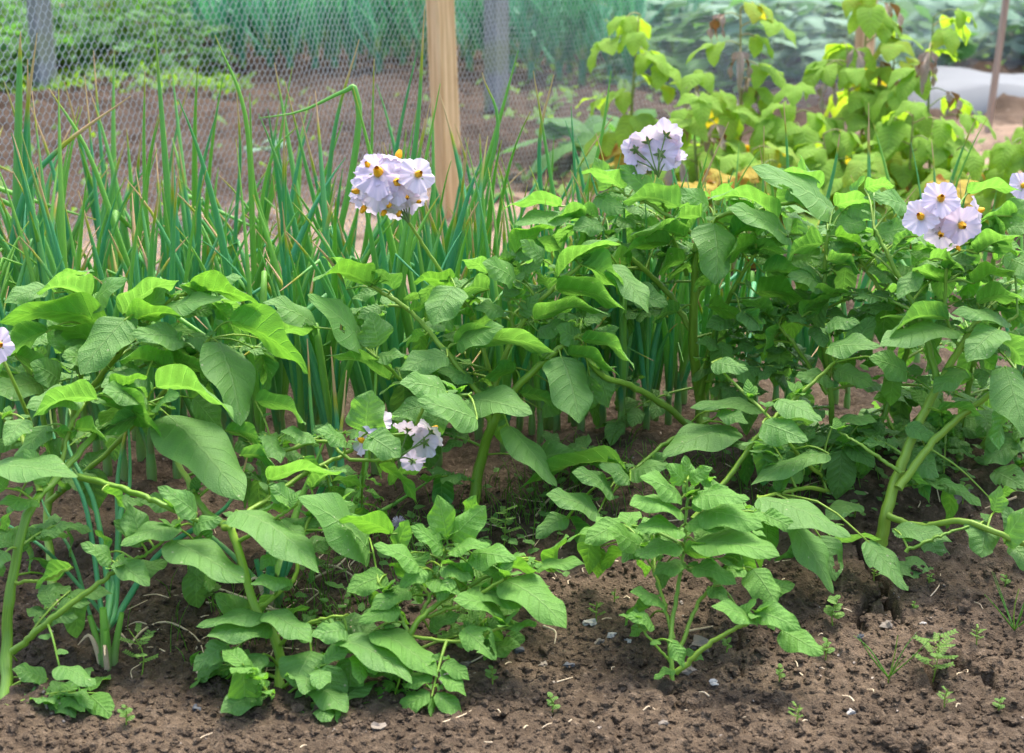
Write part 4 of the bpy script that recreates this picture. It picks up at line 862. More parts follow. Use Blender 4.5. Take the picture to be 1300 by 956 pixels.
# the onions that stand out: leaves traced one by one
HERO = [
 ('onion plant at the left whose fattest leaf arches far over to the right', (12, 560), 3.0, [
   ([(10, 520), (8, 380), (30, 250), (80, 185), (166, 122)], 5), ([(12, 500), (20, 300), (24, 120), (26, 40)], 6.5), ([(16, 500), (30, 300), (33, 160), (47, 42)], 4.5), ([(18, 500), (40, 330), (36, 170), (35, 75)], 4)]),
 ('onion plant with the single tallest thick upright leaf left of the first flower cluster', (222, 560), 2.98, [
   ([(222, 520), (218, 320), (208, 180), (196, 30)], 5.5), ([(220, 520), (190, 320), (183, 200), (184, 90)], 3.5), ([(225, 520), (150, 300), (110, 190), (62, 112)], 4), ([(222, 500), (250, 330), (254, 230), (277, 135)], 4)]),
 ('onion plant with a long dark leaf leaning left, rising left of the white flowers', (330, 560), 3.0, [
   ([(330, 520), (322, 330), (312, 150), (273, 45)], 4.2), ([(330, 520), (342, 330), (322, 230), (317, 118)], 3.2), ([(328, 520), (300, 330), (305, 200), (300, 110)], 2.8), ([(334, 520), (330, 300), (345, 200), (378, 160)], 2.8)]),
 ('onion plant with a kinked leaf bent over sideways to the left above the soil', (400, 560), 3.02, [
   ([(405, 520), (425, 330), (445, 230), (456, 150), (451, 117), (448, 110), (441, 114), (425, 121), (380, 142), (328, 150)], 4), ([(400, 520), (410, 330), (424, 170), (456, 50)], 4), ([(398, 520), (380, 350), (400, 260), (435, 155)], 4.4), ([(410, 520), (460, 330), (470, 230), (475, 75)], 3.6)]),
 ('onion plant whose dark leaf reaches beside the pale timber post', (500, 560), 3.04, [
   ([(500, 520), (512, 300), (530, 160), (539, 8)], 4.4), ([(498, 520), (490, 300), (505, 180), (530, 62)], 3.8), ([(502, 520), (560, 380), (630, 180), (612, 92)], 4), ([(505, 520), (575, 330), (620, 200), (658, 64)], 5)]),
 ('slender onion plant just right of the dark grey post, its tips dried', (700, 560), 3.05, [
   ([(700, 520), (712, 320), (700, 230), (677, 90)], 3.8), ([(700, 520), (690, 300), (685, 180), (703, 95)], 3.6), ([(702, 520), (735, 300), (730, 220), (725, 135)], 3), ([(705, 520), (720, 330), (760, 190), (776, 90)], 3.6), ([(698, 520), (690, 330), (725, 230), (778, 148)], 2.6)]),
 ('onion plant with two thin leaves in front of the yellowing raspberry canes', (1000, 560), 3.1, [
   ([(1000, 500), (1002, 330), (1000, 210), (995, 130)], 3), ([(1000, 500), (1040, 300), (1060, 210), (1066, 170)], 3), ([(1000, 500), (900, 330), (885, 260), (925, 155)], 3), ([(1000, 500), (960, 300), (968, 250), (970, 160)], 2.4)]),
]
for lab, b, D, lv in HERO:
    g0 = on_ground(P(b[0], b[1], D)[0], D); root = empty('onion_plant', g0, lab, 'onion plant', OG)
    mb = MB(); tube(mb, [g0 + [0, 0, -.02], g0 + [0, 0, .02], g0 + [0, 0, .05], g0 + [0, 0, .10]], [.008, .012, .009, .007], 9, n=8, u0=0, u1=.12); mb.build('neck', M_ONION, root)
    for k, (pts, r) in enumerate(lv):
        pp = [P(x, y, D - .03 + .02 * k) for x, y in pts]
        if pts[0][1] > 400: pp = [g0 + [0, 0, .06]] + pp
        r = r * mpp(D); mb = MB(); tube(mb, pp, [r * .8, r, r, r * .92, r * .75, r * .5, .0007], 9, n=26); mb.build('leaf', M_ONION, root)
# the clump growing among the front plants at the left
for lab, b, lv in [
 ('lone onion clump in the soil at lower left with a split papery base', (136, 845), [
    ([(140, 760), (150, 690), (150, 600), (170, 500)], 5), ([(128, 770), (108, 640), (70, 560), (60, 480)], 3.6), ([(150, 780), (205, 700), (290, 640), (320, 560)], 4.6), ([(138, 760), (120, 640), (85, 560), (92, 470)], 4),
    ([(146, 770), (152, 660), (165, 610), (160, 480)], 4.5), ([(118, 790), (90, 700), (55, 640), (40, 560)], 2.6), ([(130, 780), (60, 700), (0, 660), (-20, 640)], 2.8)]),
 ('onion lying low behind the left potato stem with a fat bulb and fallen leaf', (345, 770), [
    ([(350, 735), (362, 700), (380, 640), (420, 540)], 8), ([(335, 745), (290, 700), (240, 660), (200, 640)], 4), ([(355, 740), (400, 640), (430, 560), (440, 470)], 5)]),
 ('onion plant with pale swollen neck under the middle of the potato row', (440, 700), [
    ([(440, 660), (430, 560), (420, 440)], 6), ([(436, 660), (400, 560), (390, 430)], 5), ([(445, 660), (470, 560), (480, 430)], 5), ([(450, 665), (500, 640), (560, 600)], 4)])]:
    g0 = G(*b); D = g0[1]; root = empty('onion_plant', g0, lab, 'onion plant', 'onion plants standing among the potatoes')
    mb = MB(); w = mpp(D)
    for q_, (ox, oy, ln_, rr_) in enumerate(((0, 0, .085, 7.5), (-.008, .004, .07, 5.5), (.009, .003, .075, 5.5), (.002, -.007, .06, 5))):
        b_ = g0 + np.array([ox, oy, 0]); tube(mb, [b_ + [0, 0, -.02], b_ + [0, 0, .008], b_ + [ox * .6, oy * .6, ln_ * .5], b_ + [ox * 1.6, oy, ln_]], [rr_ * w * .8, rr_ * w * 1.05, rr_ * w * .85, rr_ * w * .6], 9, n=9, rib=.06, u0=.0, u1=.14)
    mk = MB()
    for q_ in range(3):
        o = q_ * 2.2 + .6; dd = np.array([math.cos(o), math.sin(o) - .3, 0]); tube(mk, [g0 + dd * .009, g0 + dd * .015 + [0, 0, .03], g0 + dd * .024 + [0, 0, .045], g0 + dd * .04 + [0, 0, .02 + .01 * q_]], [.004, .0035, .0022, .0006], 6, n=10, flat=.3)
    mk.build('papery_skin', M_DRY, root)
    mb.build('neck', M_ONION, root)
    for k, (pts, r) in enumerate(lv):
        pp = [g0 + [0, 0, .05]] + [P(x, y, D + .06 + .07 * i_) for i_, (x, y) in enumerate(pts)]
        mb = MB(); tube(mb, pp, [r * w * .9, r * w, r * w, r * w * .8, r * w * .5, .0008], 9, n=20); mb.build('leaf', M_ONION, root)

# ------------------------------------------------------------------ chicken wire fence on timber posts
def post(name, px_top, y_top, px_bot, D, wpx, mat, parent=None, label=None, cat=None, group=None, rot=.6, h=1.15, ratio=.8, lean=0, rough=0):
    x0 = (P(px_bot, 300, D))[0]; g = on_ground(x0, D)
    w = wpx * mpp(D) / (math.cos(rot) + ratio * math.sin(rot)); b = w * ratio; ca, sa = math.cos(rot), math.sin(rot)
    mb = MB(); V = []; n = 14; e = .08 * w
    prof = [(-w / 2 + e, -b / 2), (w / 2 - e, -b / 2), (w / 2, -b / 2 + e), (w / 2, b / 2 - e), (w / 2 - e, b / 2), (-w / 2 + e, b / 2), (-w / 2, b / 2 - e), (-w / 2, -b / 2 + e)]
    for k in range(n + 1):
        z = -.1 + (h + .1) * k / n
        for (p, q_) in prof: V.append((g[0] + p * ca - q_ * sa + lean * z, g[1] + p * sa + q_ * ca, g[2] + z))
    Fc = [(k * 8 + j, k * 8 + (j + 1) % 8, k * 8 + 8 + (j + 1) % 8, k * 8 + 8 + j) for k in range(n) for j in range(8)]
    mb.add(V, Fc); o1 = n * 8
    mb.f.append(np.array([[o1, o1 + 1, o1 + 2, o1 + 3], [o1, o1 + 3, o1 + 4, o1 + 7], [o1 + 4, o1 + 5, o1 + 6, o1 + 7]]))
    o = mb.build(name, mat, parent, smooth_=False)
    if parent is None: centre_origin(o); tag(o, label, cat, group)
    return o
P1 = np.array([-.20, 5.05]); P2 = np.array([1.47, 7.1]); fd = (P2 - P1) / np.linalg.norm(P2 - P1); fn = np.array([-fd[1], fd[0]])
fence = empty('wire_mesh_fence', (P1[0], P1[1], 0), 'chicken wire netting fence on pale sawn timber posts crossing behind the onions', 'fence')
post('timber_post', 560, 0, 571, 5.0, 37, M_TIMBER, fence, rot=.75, lean=-.035, ratio=.75)
post('timber_post', 1082, 0, 1083, 7.05, 27, M_TIMBER, fence, rot=.75, lean=.0, ratio=.75)
cw, rh = .0195, .0165
s0, s1 = -3.2, 5.2; nc = int((s1 - s0) / cw); nr_ = int(.98 / rh)
jj, ii = np.meshgrid(np.arange(nc), np.arange(nr_))
def wp(s, z):
    off = .05 + .02 * np.sin(s * 2.3 + z * 2) + .012 * np.sin(s * 7 + z * 5)
    s = s + .004 * np.sin(z * 31 + s * 5); z = z + .004 * np.sin(s * 23)
    x = P1[0] + fd[0] * s + fn[0] * off; y = P1[1] + fd[1] * s + fn[1] * off
    return np.stack([x, y, z + _land0(x, y) * .5], -1)
so_ = s0 + (jj + .5 * (ii % 2)) * cw; zo = .0 + ii * rh
tw = rh * .38
a = wp(so_, zo); b = wp(so_, zo + tw); c1 = wp(so_ + cw / 2, zo + rh); c2_ = wp(so_ - cw / 2, zo + rh)
Aa = np.concatenate([a.reshape(-1, 3), b.reshape(-1, 3), b.reshape(-1, 3)]); Bb = np.concatenate([b.reshape(-1, 3), c1.reshape(-1, 3), c2_.reshape(-1, 3)])
rw = np.concatenate([np.full(a.shape[0] * a.shape[1], .0011), np.full(2 * a.shape[0] * a.shape[1], .00078)])
dv = Bb - Aa; dv /= np.linalg.norm(dv, axis=1)[:, None]; sd_ = np.cross(dv, np.array([-fd[1], fd[0], .01])); sd_ /= np.linalg.norm(sd_, axis=1)[:, None]; ud = np.cross(dv, sd_)
Vw = []
for base in (Aa, Bb):
    for k in range(3):
        o = 2 * math.pi * k / 3; Vw.append(base + (math.cos(o) * sd_ + math.sin(o) * ud) * rw[:, None])
ne = len(Aa); Vw = np.stack(Vw, 1).reshape(-1, 3); bi = np.arange(ne)[:, None] * 6
Fw = np.concatenate([bi + np.array([[k, (k + 1) % 3, 3 + (k + 1) % 3, 3 + k]]) for k in range(3)])
me = bpy.data.meshes.new('wire_netting'); Vw = Vw - np.array(fence.location)
me.vertices.add(len(Vw)); me.vertices.foreach_set('co', Vw.astype(np.float32).ravel())
me.loops.add(Fw.size); me.loops.foreach_set('vertex_index', Fw.astype(np.int32).ravel())
me.polygons.add(len(Fw)); me.polygons.foreach_set('loop_start', (np.arange(len(Fw)) * 4).astype(np.int32))
me.update(calc_edges=True); me.materials.append(M_WIRE)
o = bpy.data.objects.new('wire_netting', me); COL.objects.link(o); o.parent = fence

post('grey_post', 0, 0, 73, 7.4, 31, M_GREYP, label='old square grey post, the left of the two behind the wire netting', cat='post', rot=.8, h=1.3)
post('grey_post', 0, 0, 631, 6.9, 33, M_GREYP, label='old square grey post right of the pale timber post, behind the netting', cat='post', rot=.8, h=1.3)
post('grey_post', 0, 0, 1300, 8.4, 12, M_GREYP, label='thin grey post cut off by the right edge behind the netting', cat='post', rot=.8, h=1.3)
post('stake', 0, 0, 1243, 6.3, 9, M_STAKE, label='thin pinkish brown stake leaning right in front of the white fleece', cat='stake', rot=.5, h=1.1, lean=.055, ratio=1)
post('stake', 0, 0, 9, 7.6, 5, M_GREYP, label='thin pale grey stake at the far left behind the netting', cat='stake', rot=.5, h=1.2, lean=.02, ratio=1)

# white fleece on the ground behind the netting
mb = MB(); Dw = 7.1; nn = 24
gx = np.linspace(1.60, 3.1, nn); gy = np.linspace(6.75, 7.75, 16); GX, GY = np.meshgrid(gx, gy)
GZ = _land0(GX, GY) - .05 + (.16 * smooth(0, .12, np.minimum(np.minimum(GX - 1.6, 3.1 - GX), np.minimum(GY - 6.75, 7.75 - GY)))) + .05 * fbm(GX * 5, GY * 5, 3) + .03 * np.sin(GX * 9 + GY * 3) * .4
idx = np.arange(GX.size).reshape(GX.shape)
mb.add(np.c_[GX.ravel(), GY.ravel(), GZ.ravel()], np.stack([idx[:-1, :-1], idx[:-1, 1:], idx[1:, 1:], idx[1:, :-1]], -1).reshape(-1, 4))
o = mb.build('fleece_sheet', M_SHEET); centre_origin(o); sm = o.modifiers.new('thickness', 'SOLIDIFY'); sm.thickness = .01
tag(o, 'crumpled white fleece sheet lying on the soil behind the thin stake at right', 'fleece')

# ------------------------------------------------------------------ leeks beyond the fence
def strap(mb, B, az_, lean, L, w, seed, droop=.6):
    rr = np.random.RandomState(seed); n = 9; d = np.array([math.cos(az_) * math.sin(lean), math.sin(az_) * math.sin(lean), math.cos(lean)]); sdv = np.array([-math.sin(az_), math.cos(az_), 0]); p = np.asarray(B, float); V = []; U = []
    for k in range(n + 1):
        f = k / n; ww = w * (1 - f) ** .6 * (.8 + .4 * f) / 2; up_ = nrm(np.cross(sdv, d))
        V += [p - sdv * ww + up_ * ww * .35, p, p + sdv * ww + up_ * ww * .35]; U += [(f, 0), (f, .5), (f, 1)]
        d = nrm(d + np.array([math.cos(az_) * .3, math.sin(az_) * .3, -1]) * droop * f * f / n * 3); p = p + d * L / n
    Fq = []
    for k in range(n):
        for j in (0, 1): Fq.append((k * 3 + j, k * 3 + j + 1, k * 3 + 4 + j, k * 3 + 3 + j))
    mb.add(V, Fq, U)
def make_leek(seed):
    rr = random.Random(seed); root = empty('leek', (0, 0, 0), 'x', 'leek')
    mb = MB(); tube(mb, [(0, 0, -.02), (0, 0, .10)], [.018, .015], 9, n=5, u0=.02, u1=.16); mb.build('shank', M_LEEK, root)
    a0 = rr.uniform(0, 3.14)
    for k in range(9):
        mb = MB(); o = a0 + (k % 2) * math.pi + rr.uniform(-.35, .35)
        strap(mb, (0, 0, .05 + .010 * k), o, .14 + .06 * (9 - k) * rr.uniform(.6, 1.1), rr.uniform(.45, .68), rr.uniform(.035, .05), seed * 9 + k, droop=rr.uniform(.1, .9)); mb.build('leaf', M_LEEK, root)
    return root
def leekmark(px):
    return min([(235, 'at the left end of the bed'), (290, 'behind the tip of the long leaning onion leaf'), (345, 'above the pale seedling on the soil'), (400, 'above the kinked onion leaf'), (450, 'well left of the timber post'), (505, 'just left of the timber post'), (560, 'hidden behind the timber post'), (605, 'between timber and grey post'),
        (660, 'just right of the grey post'), (720, 'well right of the grey post'), (780, 'left of the tallest raspberry cane'), (840, 'behind the tallest raspberry cane'), (900, 'at the right end of the bed')], key=lambda m_: abs(m_[0] - px))[1]
LK = []; R = random.Random(8)
for row, (D, x0, x1) in enumerate(((7.9, 300, 820), (8.35, 255, 860), (8.85, 240, 900), (9.4, 230, 930), (10.0, 230, 930))):
    px = x0 + row * 11
    while px < x1:
        Dp = D - (px - 550) / 1300 * 1.2
        x = (px - 650) / F * Dp * 1.04; lab = 'blue-green leek %s, %s' % (['in the nearest leek row', 'in the second leek row', 'in the third leek row', 'in the fourth leek row', 'in the backmost leek row'][row], leekmark(px)); _ = ['blue-green leek in the nearest leek row behind the netting', 'blue-green leek in the second row, behind the front leeks', 'blue-green leek deep in the bed behind the netting', 'blue-green leek deep in the bed behind the netting', 'blue-green leek in the backmost leek row'][row]
        if len(LK) < 5: o = make_leek(60 + len(LK)); o.location = on_ground(x, Dp); o['label'] = lab; o['group'] = 'leeks in rows behind the netting'; LK.append((o, kids(o)))
        else:
            o, ks = LK[R.randrange(5)]; copy_tree(o, ks, on_ground(x, Dp + R.uniform(-.06, .06)), R.uniform(0, 6.28), R.uniform(.9, 1.15), lab, 'leeks in rows behind the netting')
        px += R.uniform(22, 34)

# ------------------------------------------------------------------ leafy bushes beyond the fence
def bush(name, loc, w, h, n, size, mat, seed, label, cat, group, shape='round', stems=True):
    rr = random.Random(seed); root = empty(name, loc, label, cat, group); mb = MB(); ms = MB(); loc = np.asarray(loc, float)
    for k in range(n):
        o = rr.uniform(0, 6.28); q_ = rr.random() ** .6; z = h * rr.uniform(.12, 1) * (1 - .35 * q_); p = loc + np.array([math.cos(o) * q_ * w / 2, math.sin(o) * q_ * w / 2, z])
        dr = nrm([math.cos(o) + rr.uniform(-.5, .5), math.sin(o) + rr.uniform(-.5, .5), rr.uniform(-.7, .4)]); l = size * rr.uniform(.6, 1.25)
        leaf_geo(mb, p, p + dr * l, np.array([rr.uniform(-.5, .5), rr.uniform(-.6, .3), 1]), l * .66, nu=7, nv=4, seed=k + seed, fold=rr.uniform(-.2, .4), shape=shape)
        if k % 4 == 0: tube(ms, [loc + [0, 0, -.01], loc + (p - loc) * [.5, .5, .6], p], [.005, .003], 5, n=5)
    mb.build('foliage', mat, root); ms.build('stem', M_STEM, root)
    return root
k = 0
R = random.Random(31)
for px, D in [(-30, 7.9), (60, 8.4), (120, 8.0), (185, 8.2), (-10, 9.2), (85, 9.3), (170, 9.2), (240, 9.6), (30, 10.4), (140, 10.6), (250, 10.8), (220, 7.9), (20, 7.6)]:
    k += 1; tall = .52 if D > 8.1 else .3
    bush('leafy_crop_plant', on_ground((px - 650) / F * D * 1.04, D), .62, tall + R.uniform(-.05, .08), 130, .09, M_BACK, 500 + k,
         'bright green leafy bush beyond the netting, ' + ['cut by the left edge in front', 'just left of the left grey post', 'directly right of the left grey post', 'between grey post and leeks', 'cut by the left edge further back', 'behind the left grey post', 'second row, above the tallest onion leaf', 'where the leeks begin', 'far back beside the pale stake', 'far back right of the left grey post', 'far back behind the first leeks', 'low in front of the first leeks', 'low at the foot of the pale stake'][k - 1], 'leafy crop', 'leafy green bushes beyond the netting')
for px, D in [(850, 7.9), (905, 7.6), (965, 7.8), (1030, 7.9), (1100, 8.1), (880, 8.6), (960, 8.9), (1040, 8.5), (1120, 8.9), (1190, 8.6), (1260, 9.1), (860, 9.8), (940, 10.1), (1020, 9.9), (1110, 10.2), (1200, 9.9), (1300, 10.2), (1330, 8.7), (820, 10.6), (1160, 11.2), (990, 11.2), (1270, 11.4)]:
    k += 1
    bush('brassica_plant', on_ground((px - 650) / F * D * 1.04, D), .6, .42 + R.uniform(-.05, .1), 60, .17, M_CAB if k % 3 else M_BACK, 500 + k,
         'grey-green brassica behind the netting, ' + ('in the nearest row, ' if D < 8.2 else 'in the second row, ' if D < 9.5 else 'in the third row, ' if D < 10.5 else 'in the last row, ') + min([(820, 'next to the last leeks'), (870, 'left of the brown curled leaf'), (940, 'behind the brown curled leaf'), (1000, 'left of the right timber post'), (1050, 'just left of the right timber post'), (1110, 'just right of the right timber post'), (1180, 'behind the seedy cane top'), (1245, 'behind the thin stake'), (1290, 'at the right edge'), (1340, 'cut by the right edge')], key=lambda m_: abs(m_[0] - px))[1], 'brassica', 'brassica plants behind the netting')
for px, D in [(300, 11.2), (420, 11.4), (540, 11), (660, 11.3), (780, 11.4), (60, 12.3), (250, 12.6), (450, 12.6), (650, 12.7), (850, 12.6), (1050, 12.6), (1250, 12.7)]:
    k += 1
    bush('distant_bush', on_ground((px - 650) / F * D * 1.04, D), 1.2, .75, 240, .12, M_BACK, 500 + k, 'blurred green bush at the very back, above ' + {300: 'the long leaning onion leaf', 420: 'the kinked onion leaf', 540: 'the timber post', 660: 'the grey post', 780: 'the squash plant', 60: 'the left grey post', 250: 'the first leeks', 450: 'the first flowers', 650: 'the right side of the grey post', 850: 'the last leeks', 1050: 'the right timber post', 1250: 'the thin stake'}[px], 'bush', 'bushes at the back of the garden')
# broad leaved plants and low weeds in the middle distance
for px, py, D, lab in [(765, 205, 5.6, 'low broad-leaved squash plant with dark green blurred leaves left of the raspberries'), (345, 150, 6.2, 'tiny pale seedling plant on the dug soil behind the netting')]:
    k += 1; big = px == 765
    bush('squash_plant' if big else 'seedling', on_ground((px - 650) / F * D * 1.04, D), .42 if big else .12, .22 if big else .06, 26 if big else 10, .2 if big else .05, M_CAB if not big else M_BACK, 500 + k, lab, 'squash plant' if big else 'seedling', None)
mb = MB(); R = random.Random(77)
for k in range(1500):
    px = R.uniform(-80, 330); D = R.uniform(7.2, 8.2)
    if R.random() < .3: px = R.uniform(-80, 1400) if R.random() < .5 else R.uniform(640, 900); D = R.uniform(5.0, 8.2)
    p = on_ground((px - 650) / F * D * 1.04, D) + np.array([0, 0, .02]); o = R.uniform(0, 6.28); l = R.uniform(.02, .06)
    leaf_geo(mb, p, p + np.array([math.cos(o), math.sin(o), R.uniform(.2, 1)]) * l, np.array([0, -.2, 1]), l * .5, nu=4, nv=2, seed=k)
tag(mb.build('weeds', M_WEED), kind='stuff')

# ------------------------------------------------------------------ raspberry canes
def trifoliate(mbl, mbs, B, d, L, size, rr, seed, withered=False, shape='rasp'):
    d = nrm(d); e = B + d * L + np.array([0, 0, -.1 * L]); tube(mbs, [B, (B + e) / 2 + [0, 0, .15 * L], e], [.0022, .0013], 5, n=6)
    hz = nrm(np.array([d[0], d[1], 0.001])); sdv = np.array([-hz[1], hz[0], 0])
    for k, s in enumerate((0, -1, 1)):
        dr = nrm(hz * (.7 if s == 0 else .25) + sdv * s * .8 + np.array([0, 0, rr.uniform(-1.5, -.25) if not withered else -2.5]))
        l = size * (1.15 if s == 0 else 1) * rr.uniform(.85, 1.15); b0 = e + (hz * .012 if s == 0 else 0)
        nn_ = np.array([hz[0] * .6, hz[1] * .6, 1.0]) + sdv * s * .4
        leaf_geo(mbl, b0, b0 + dr * l, nn_, l * (.72 if not withered else .3), nu=11, nv=6, seed=seed + k, arch=.14, fold=rr.uniform(.1, .35) if not withered else 1.1, wav=.005 if not withered else .012, shape=shape)
canes = [(880, 4.65, 900, 95, 'raspberry cane just right of the withered one, full of drooping leaves', 9), (1020, 4.75, 1035, 150, 'leafy raspberry cane filling the middle of the clump', 9), (1150, 4.85, 1135, 60, 'raspberry cane between the timber post and the seedy cane', 10), (1000, 4.35, 985, 205, 'low leafy raspberry sucker in front of the clump, above the big pitted potato leaf', 8), (1165, 4.4, 1160, 130, 'light green raspberry cane left of the low one at right foot', 9),
  # base px (ground), D, tip px, py, label
 (805, 4.9, 812, 18, 'tallest left-hand raspberry cane with large green drooping leaves', 13), (935, 4.8, 940, 10, 'raspberry cane with yellow-green leaves and one brown curled leaf near its top', 13),
 (905, 4.55, 880, 120, 'raspberry cane left of the clump hung with withered grey-brown leaves', 10), (1000, 4.6, 1010, 120, 'middle raspberry cane with bright yellow-green drooping leaflets', 11),
 (1085, 4.8, 1075, 60, 'raspberry cane growing up in front of the second timber post', 12), (1095, 4.9, 1105, -25, 'raspberry cane standing directly right of the second timber post', 12),
 (1185, 4.7, 1185, 22, 'raspberry cane at the right of the clump with a seedy top and a withered leaf', 13), (1140, 4.5, 1140, 150, 'short raspberry cane low on the right with lime green leaves', 10),
 (1050, 4.45, 1045, 170, 'short raspberry cane in the centre front of the clump', 9), (960, 4.4, 955, 190, 'low yellowing raspberry cane just above the potato tops', 8), (860, 4.75, 850, 160, 'low raspberry cane at the left foot of the clump', 8),
 (1262, 4.9, 1296, 165, 'raspberry cane leaning out at the right edge', 9), (1200, 4.3, 1215, 190, 'low raspberry cane at the right foot of the clump', 8), (1290, 4.6, 1300, 150, 'sparse leafy raspberry cane cut by the right edge', 8), (1110, 4.35, 1105, 200, 'bushy raspberry sucker just behind the right-hand flower cluster', 8)]
for ci, (bx, D, tx, ty, lab, nlv) in enumerate(canes):
    rr = np.random.RandomState(900 + ci); x0 = P(bx, 300, D)[0]; g0 = on_ground(x0, D); top = P(tx, ty, D - .02); root = empty('raspberry_cane', g0, lab, 'raspberry cane', 'raspberry canes in a clump at upper right')
    mid_ = (g0 + top) / 2 + np.array([rr.uniform(-.02, .02), 0, 0]); cv = catmull([g0 - [0, 0, .02], mid_, top], 24); mb = MB(); tube(mb, cv, [.0055, .0045, .002], 8); mb.build('cane', M_CANE, root)
    nlv = int(nlv * 1.6)
    for k in range(nlv):
        f = .22 + .78 * k / (nlv - 1); o = rr.uniform(-2.9, -.2) if k % 3 else rr.uniform(0, 6.28); d = np.array([math.cos(o), math.sin(o) * .8, rr.uniform(.0, .5)])
        j = min(23, int(f * 23)); wi = ci in (0, 3, 6, 7, 9, 10, 11) and k in (nlv - 2 - ci % 3, nlv - 6, nlv - 9)
        ml = MB(); ms = MB(); trifoliate(ml, ms, cv[j], d, rr.uniform(.03, .12) * (1.2 - .5 * f), rr.uniform(.08, .12) * (1.15 - .45 * f), rr, ci * 50 + k, wi)
        lo = ml.build('leaf', M_RASPD if wi else (M_YEL if (f < .4 and rr.rand() < .4) else M_RASP), root)
        if wi: lo['label'] = 'withered brown hanging leaf'
        ch(ms.build('leaf_stalk', M_CANE, root), lo)
# yellow leaves low down between the onions and the canes
R = random.Random(4)
k = 0
for px, py, D, lab in [(865, 238, 4.1, 'cluster of bright yellow dying leaves behind the left-hand flower cluster'), (1205, 232, 4.1, 'cluster of orange and yellow dying leaves behind the right-hand flowers'), (940, 225, 4.15, 'small yellow and orange dying leaves at the centre of the raspberry foot')]:
    c = P(px, py, D); g0 = on_ground(c[0], D); root = empty('dying_sucker', g0, lab, 'raspberry sucker', None); mb = MB(); ms = MB()
    for j in range(9):
        o = R.uniform(0, 6.28); p = c + np.array([R.uniform(-.07, .07), R.uniform(-.04, .04), R.uniform(-.05, .02)]); l = R.uniform(.05, .085)
        leaf_geo(mb, p, p + nrm([math.cos(o), -abs(math.sin(o)), -.6]) * l, np.array([0, -.5, 1]), l * .75, nu=9, nv=6, seed=j + k, fold=.2, wav=.008)
        tube(ms, [g0 - [0, 0, .01], (g0 + p) / 2 + [.01, 0, 0], p], [.003, .002], 5, n=6)
    mb.build('leaf', M_YEL, root); ms.build('stem', M_CANE, root); k += 20

# ------------------------------------------------------------------ small things on the soil
def small_weed(px, py, hpx, seed, label, kind='round', n=8):
    g0 = G(px, py); w = mpp(g0[1]); h = hpx * w; rr = random.Random(seed); root = empty('seedling_weed', g0, label, 'weed', 'little green weeds on the bare soil'); mb = MB(); ms = MB()
    zs = on = 0
    tube(ms, [g0 - [0, 0, .008], g0 + [rr.uniform(-.1, .1) * h, 0, h * .5], g0 + [rr.uniform(-.15, .15) * h, 0, h]], [.0011, .0007], 5, n=6)
    for k in range(n):
        f = .3 + .7 * k / n; p = g0 + np.array([0, 0, h * f]); o = k * 2.4 + rr.uniform(-.4, .4); l = h * rr.uniform(.3, .5) * (1.2 - .4 * f)
        d = nrm([math.cos(o), math.sin(o), .35])
        if kind == 'cut':
            tube(ms, [p, p + d * l], [.0006, .0005], 4, n=3)
            for q_ in range(5):
                for s in (-1, 1):
                    pp = p + d * l * (.3 + .16 * q_); sd2 = nrm(np.cross(d, [0, 0, 1])) * s + d * .6
                    leaf_geo(mb, pp, pp + nrm(sd2) * l * .28, np.array([0, -.3, 1]), l * .14, nu=4, nv=2, seed=k, wav=0)
        elif kind == 'grass':
            tube(mb, [g0, g0 + d * h * .5 + [0, 0, h * .4], g0 + d * h * .9 + [0, 0, h * rr.uniform(.3, .9)]], [.0011, .0009, .0003], 4, n=7, flat=.3)
        else: leaf_geo(mb, p, p + d * l, np.array([0, -.3, 1]), l * .7, nu=6, nv=4, seed=k, wav=.0006, shape='round')
    mb.build('leaf', M_WEED, root); ms.build('stem', M_STEM, root)
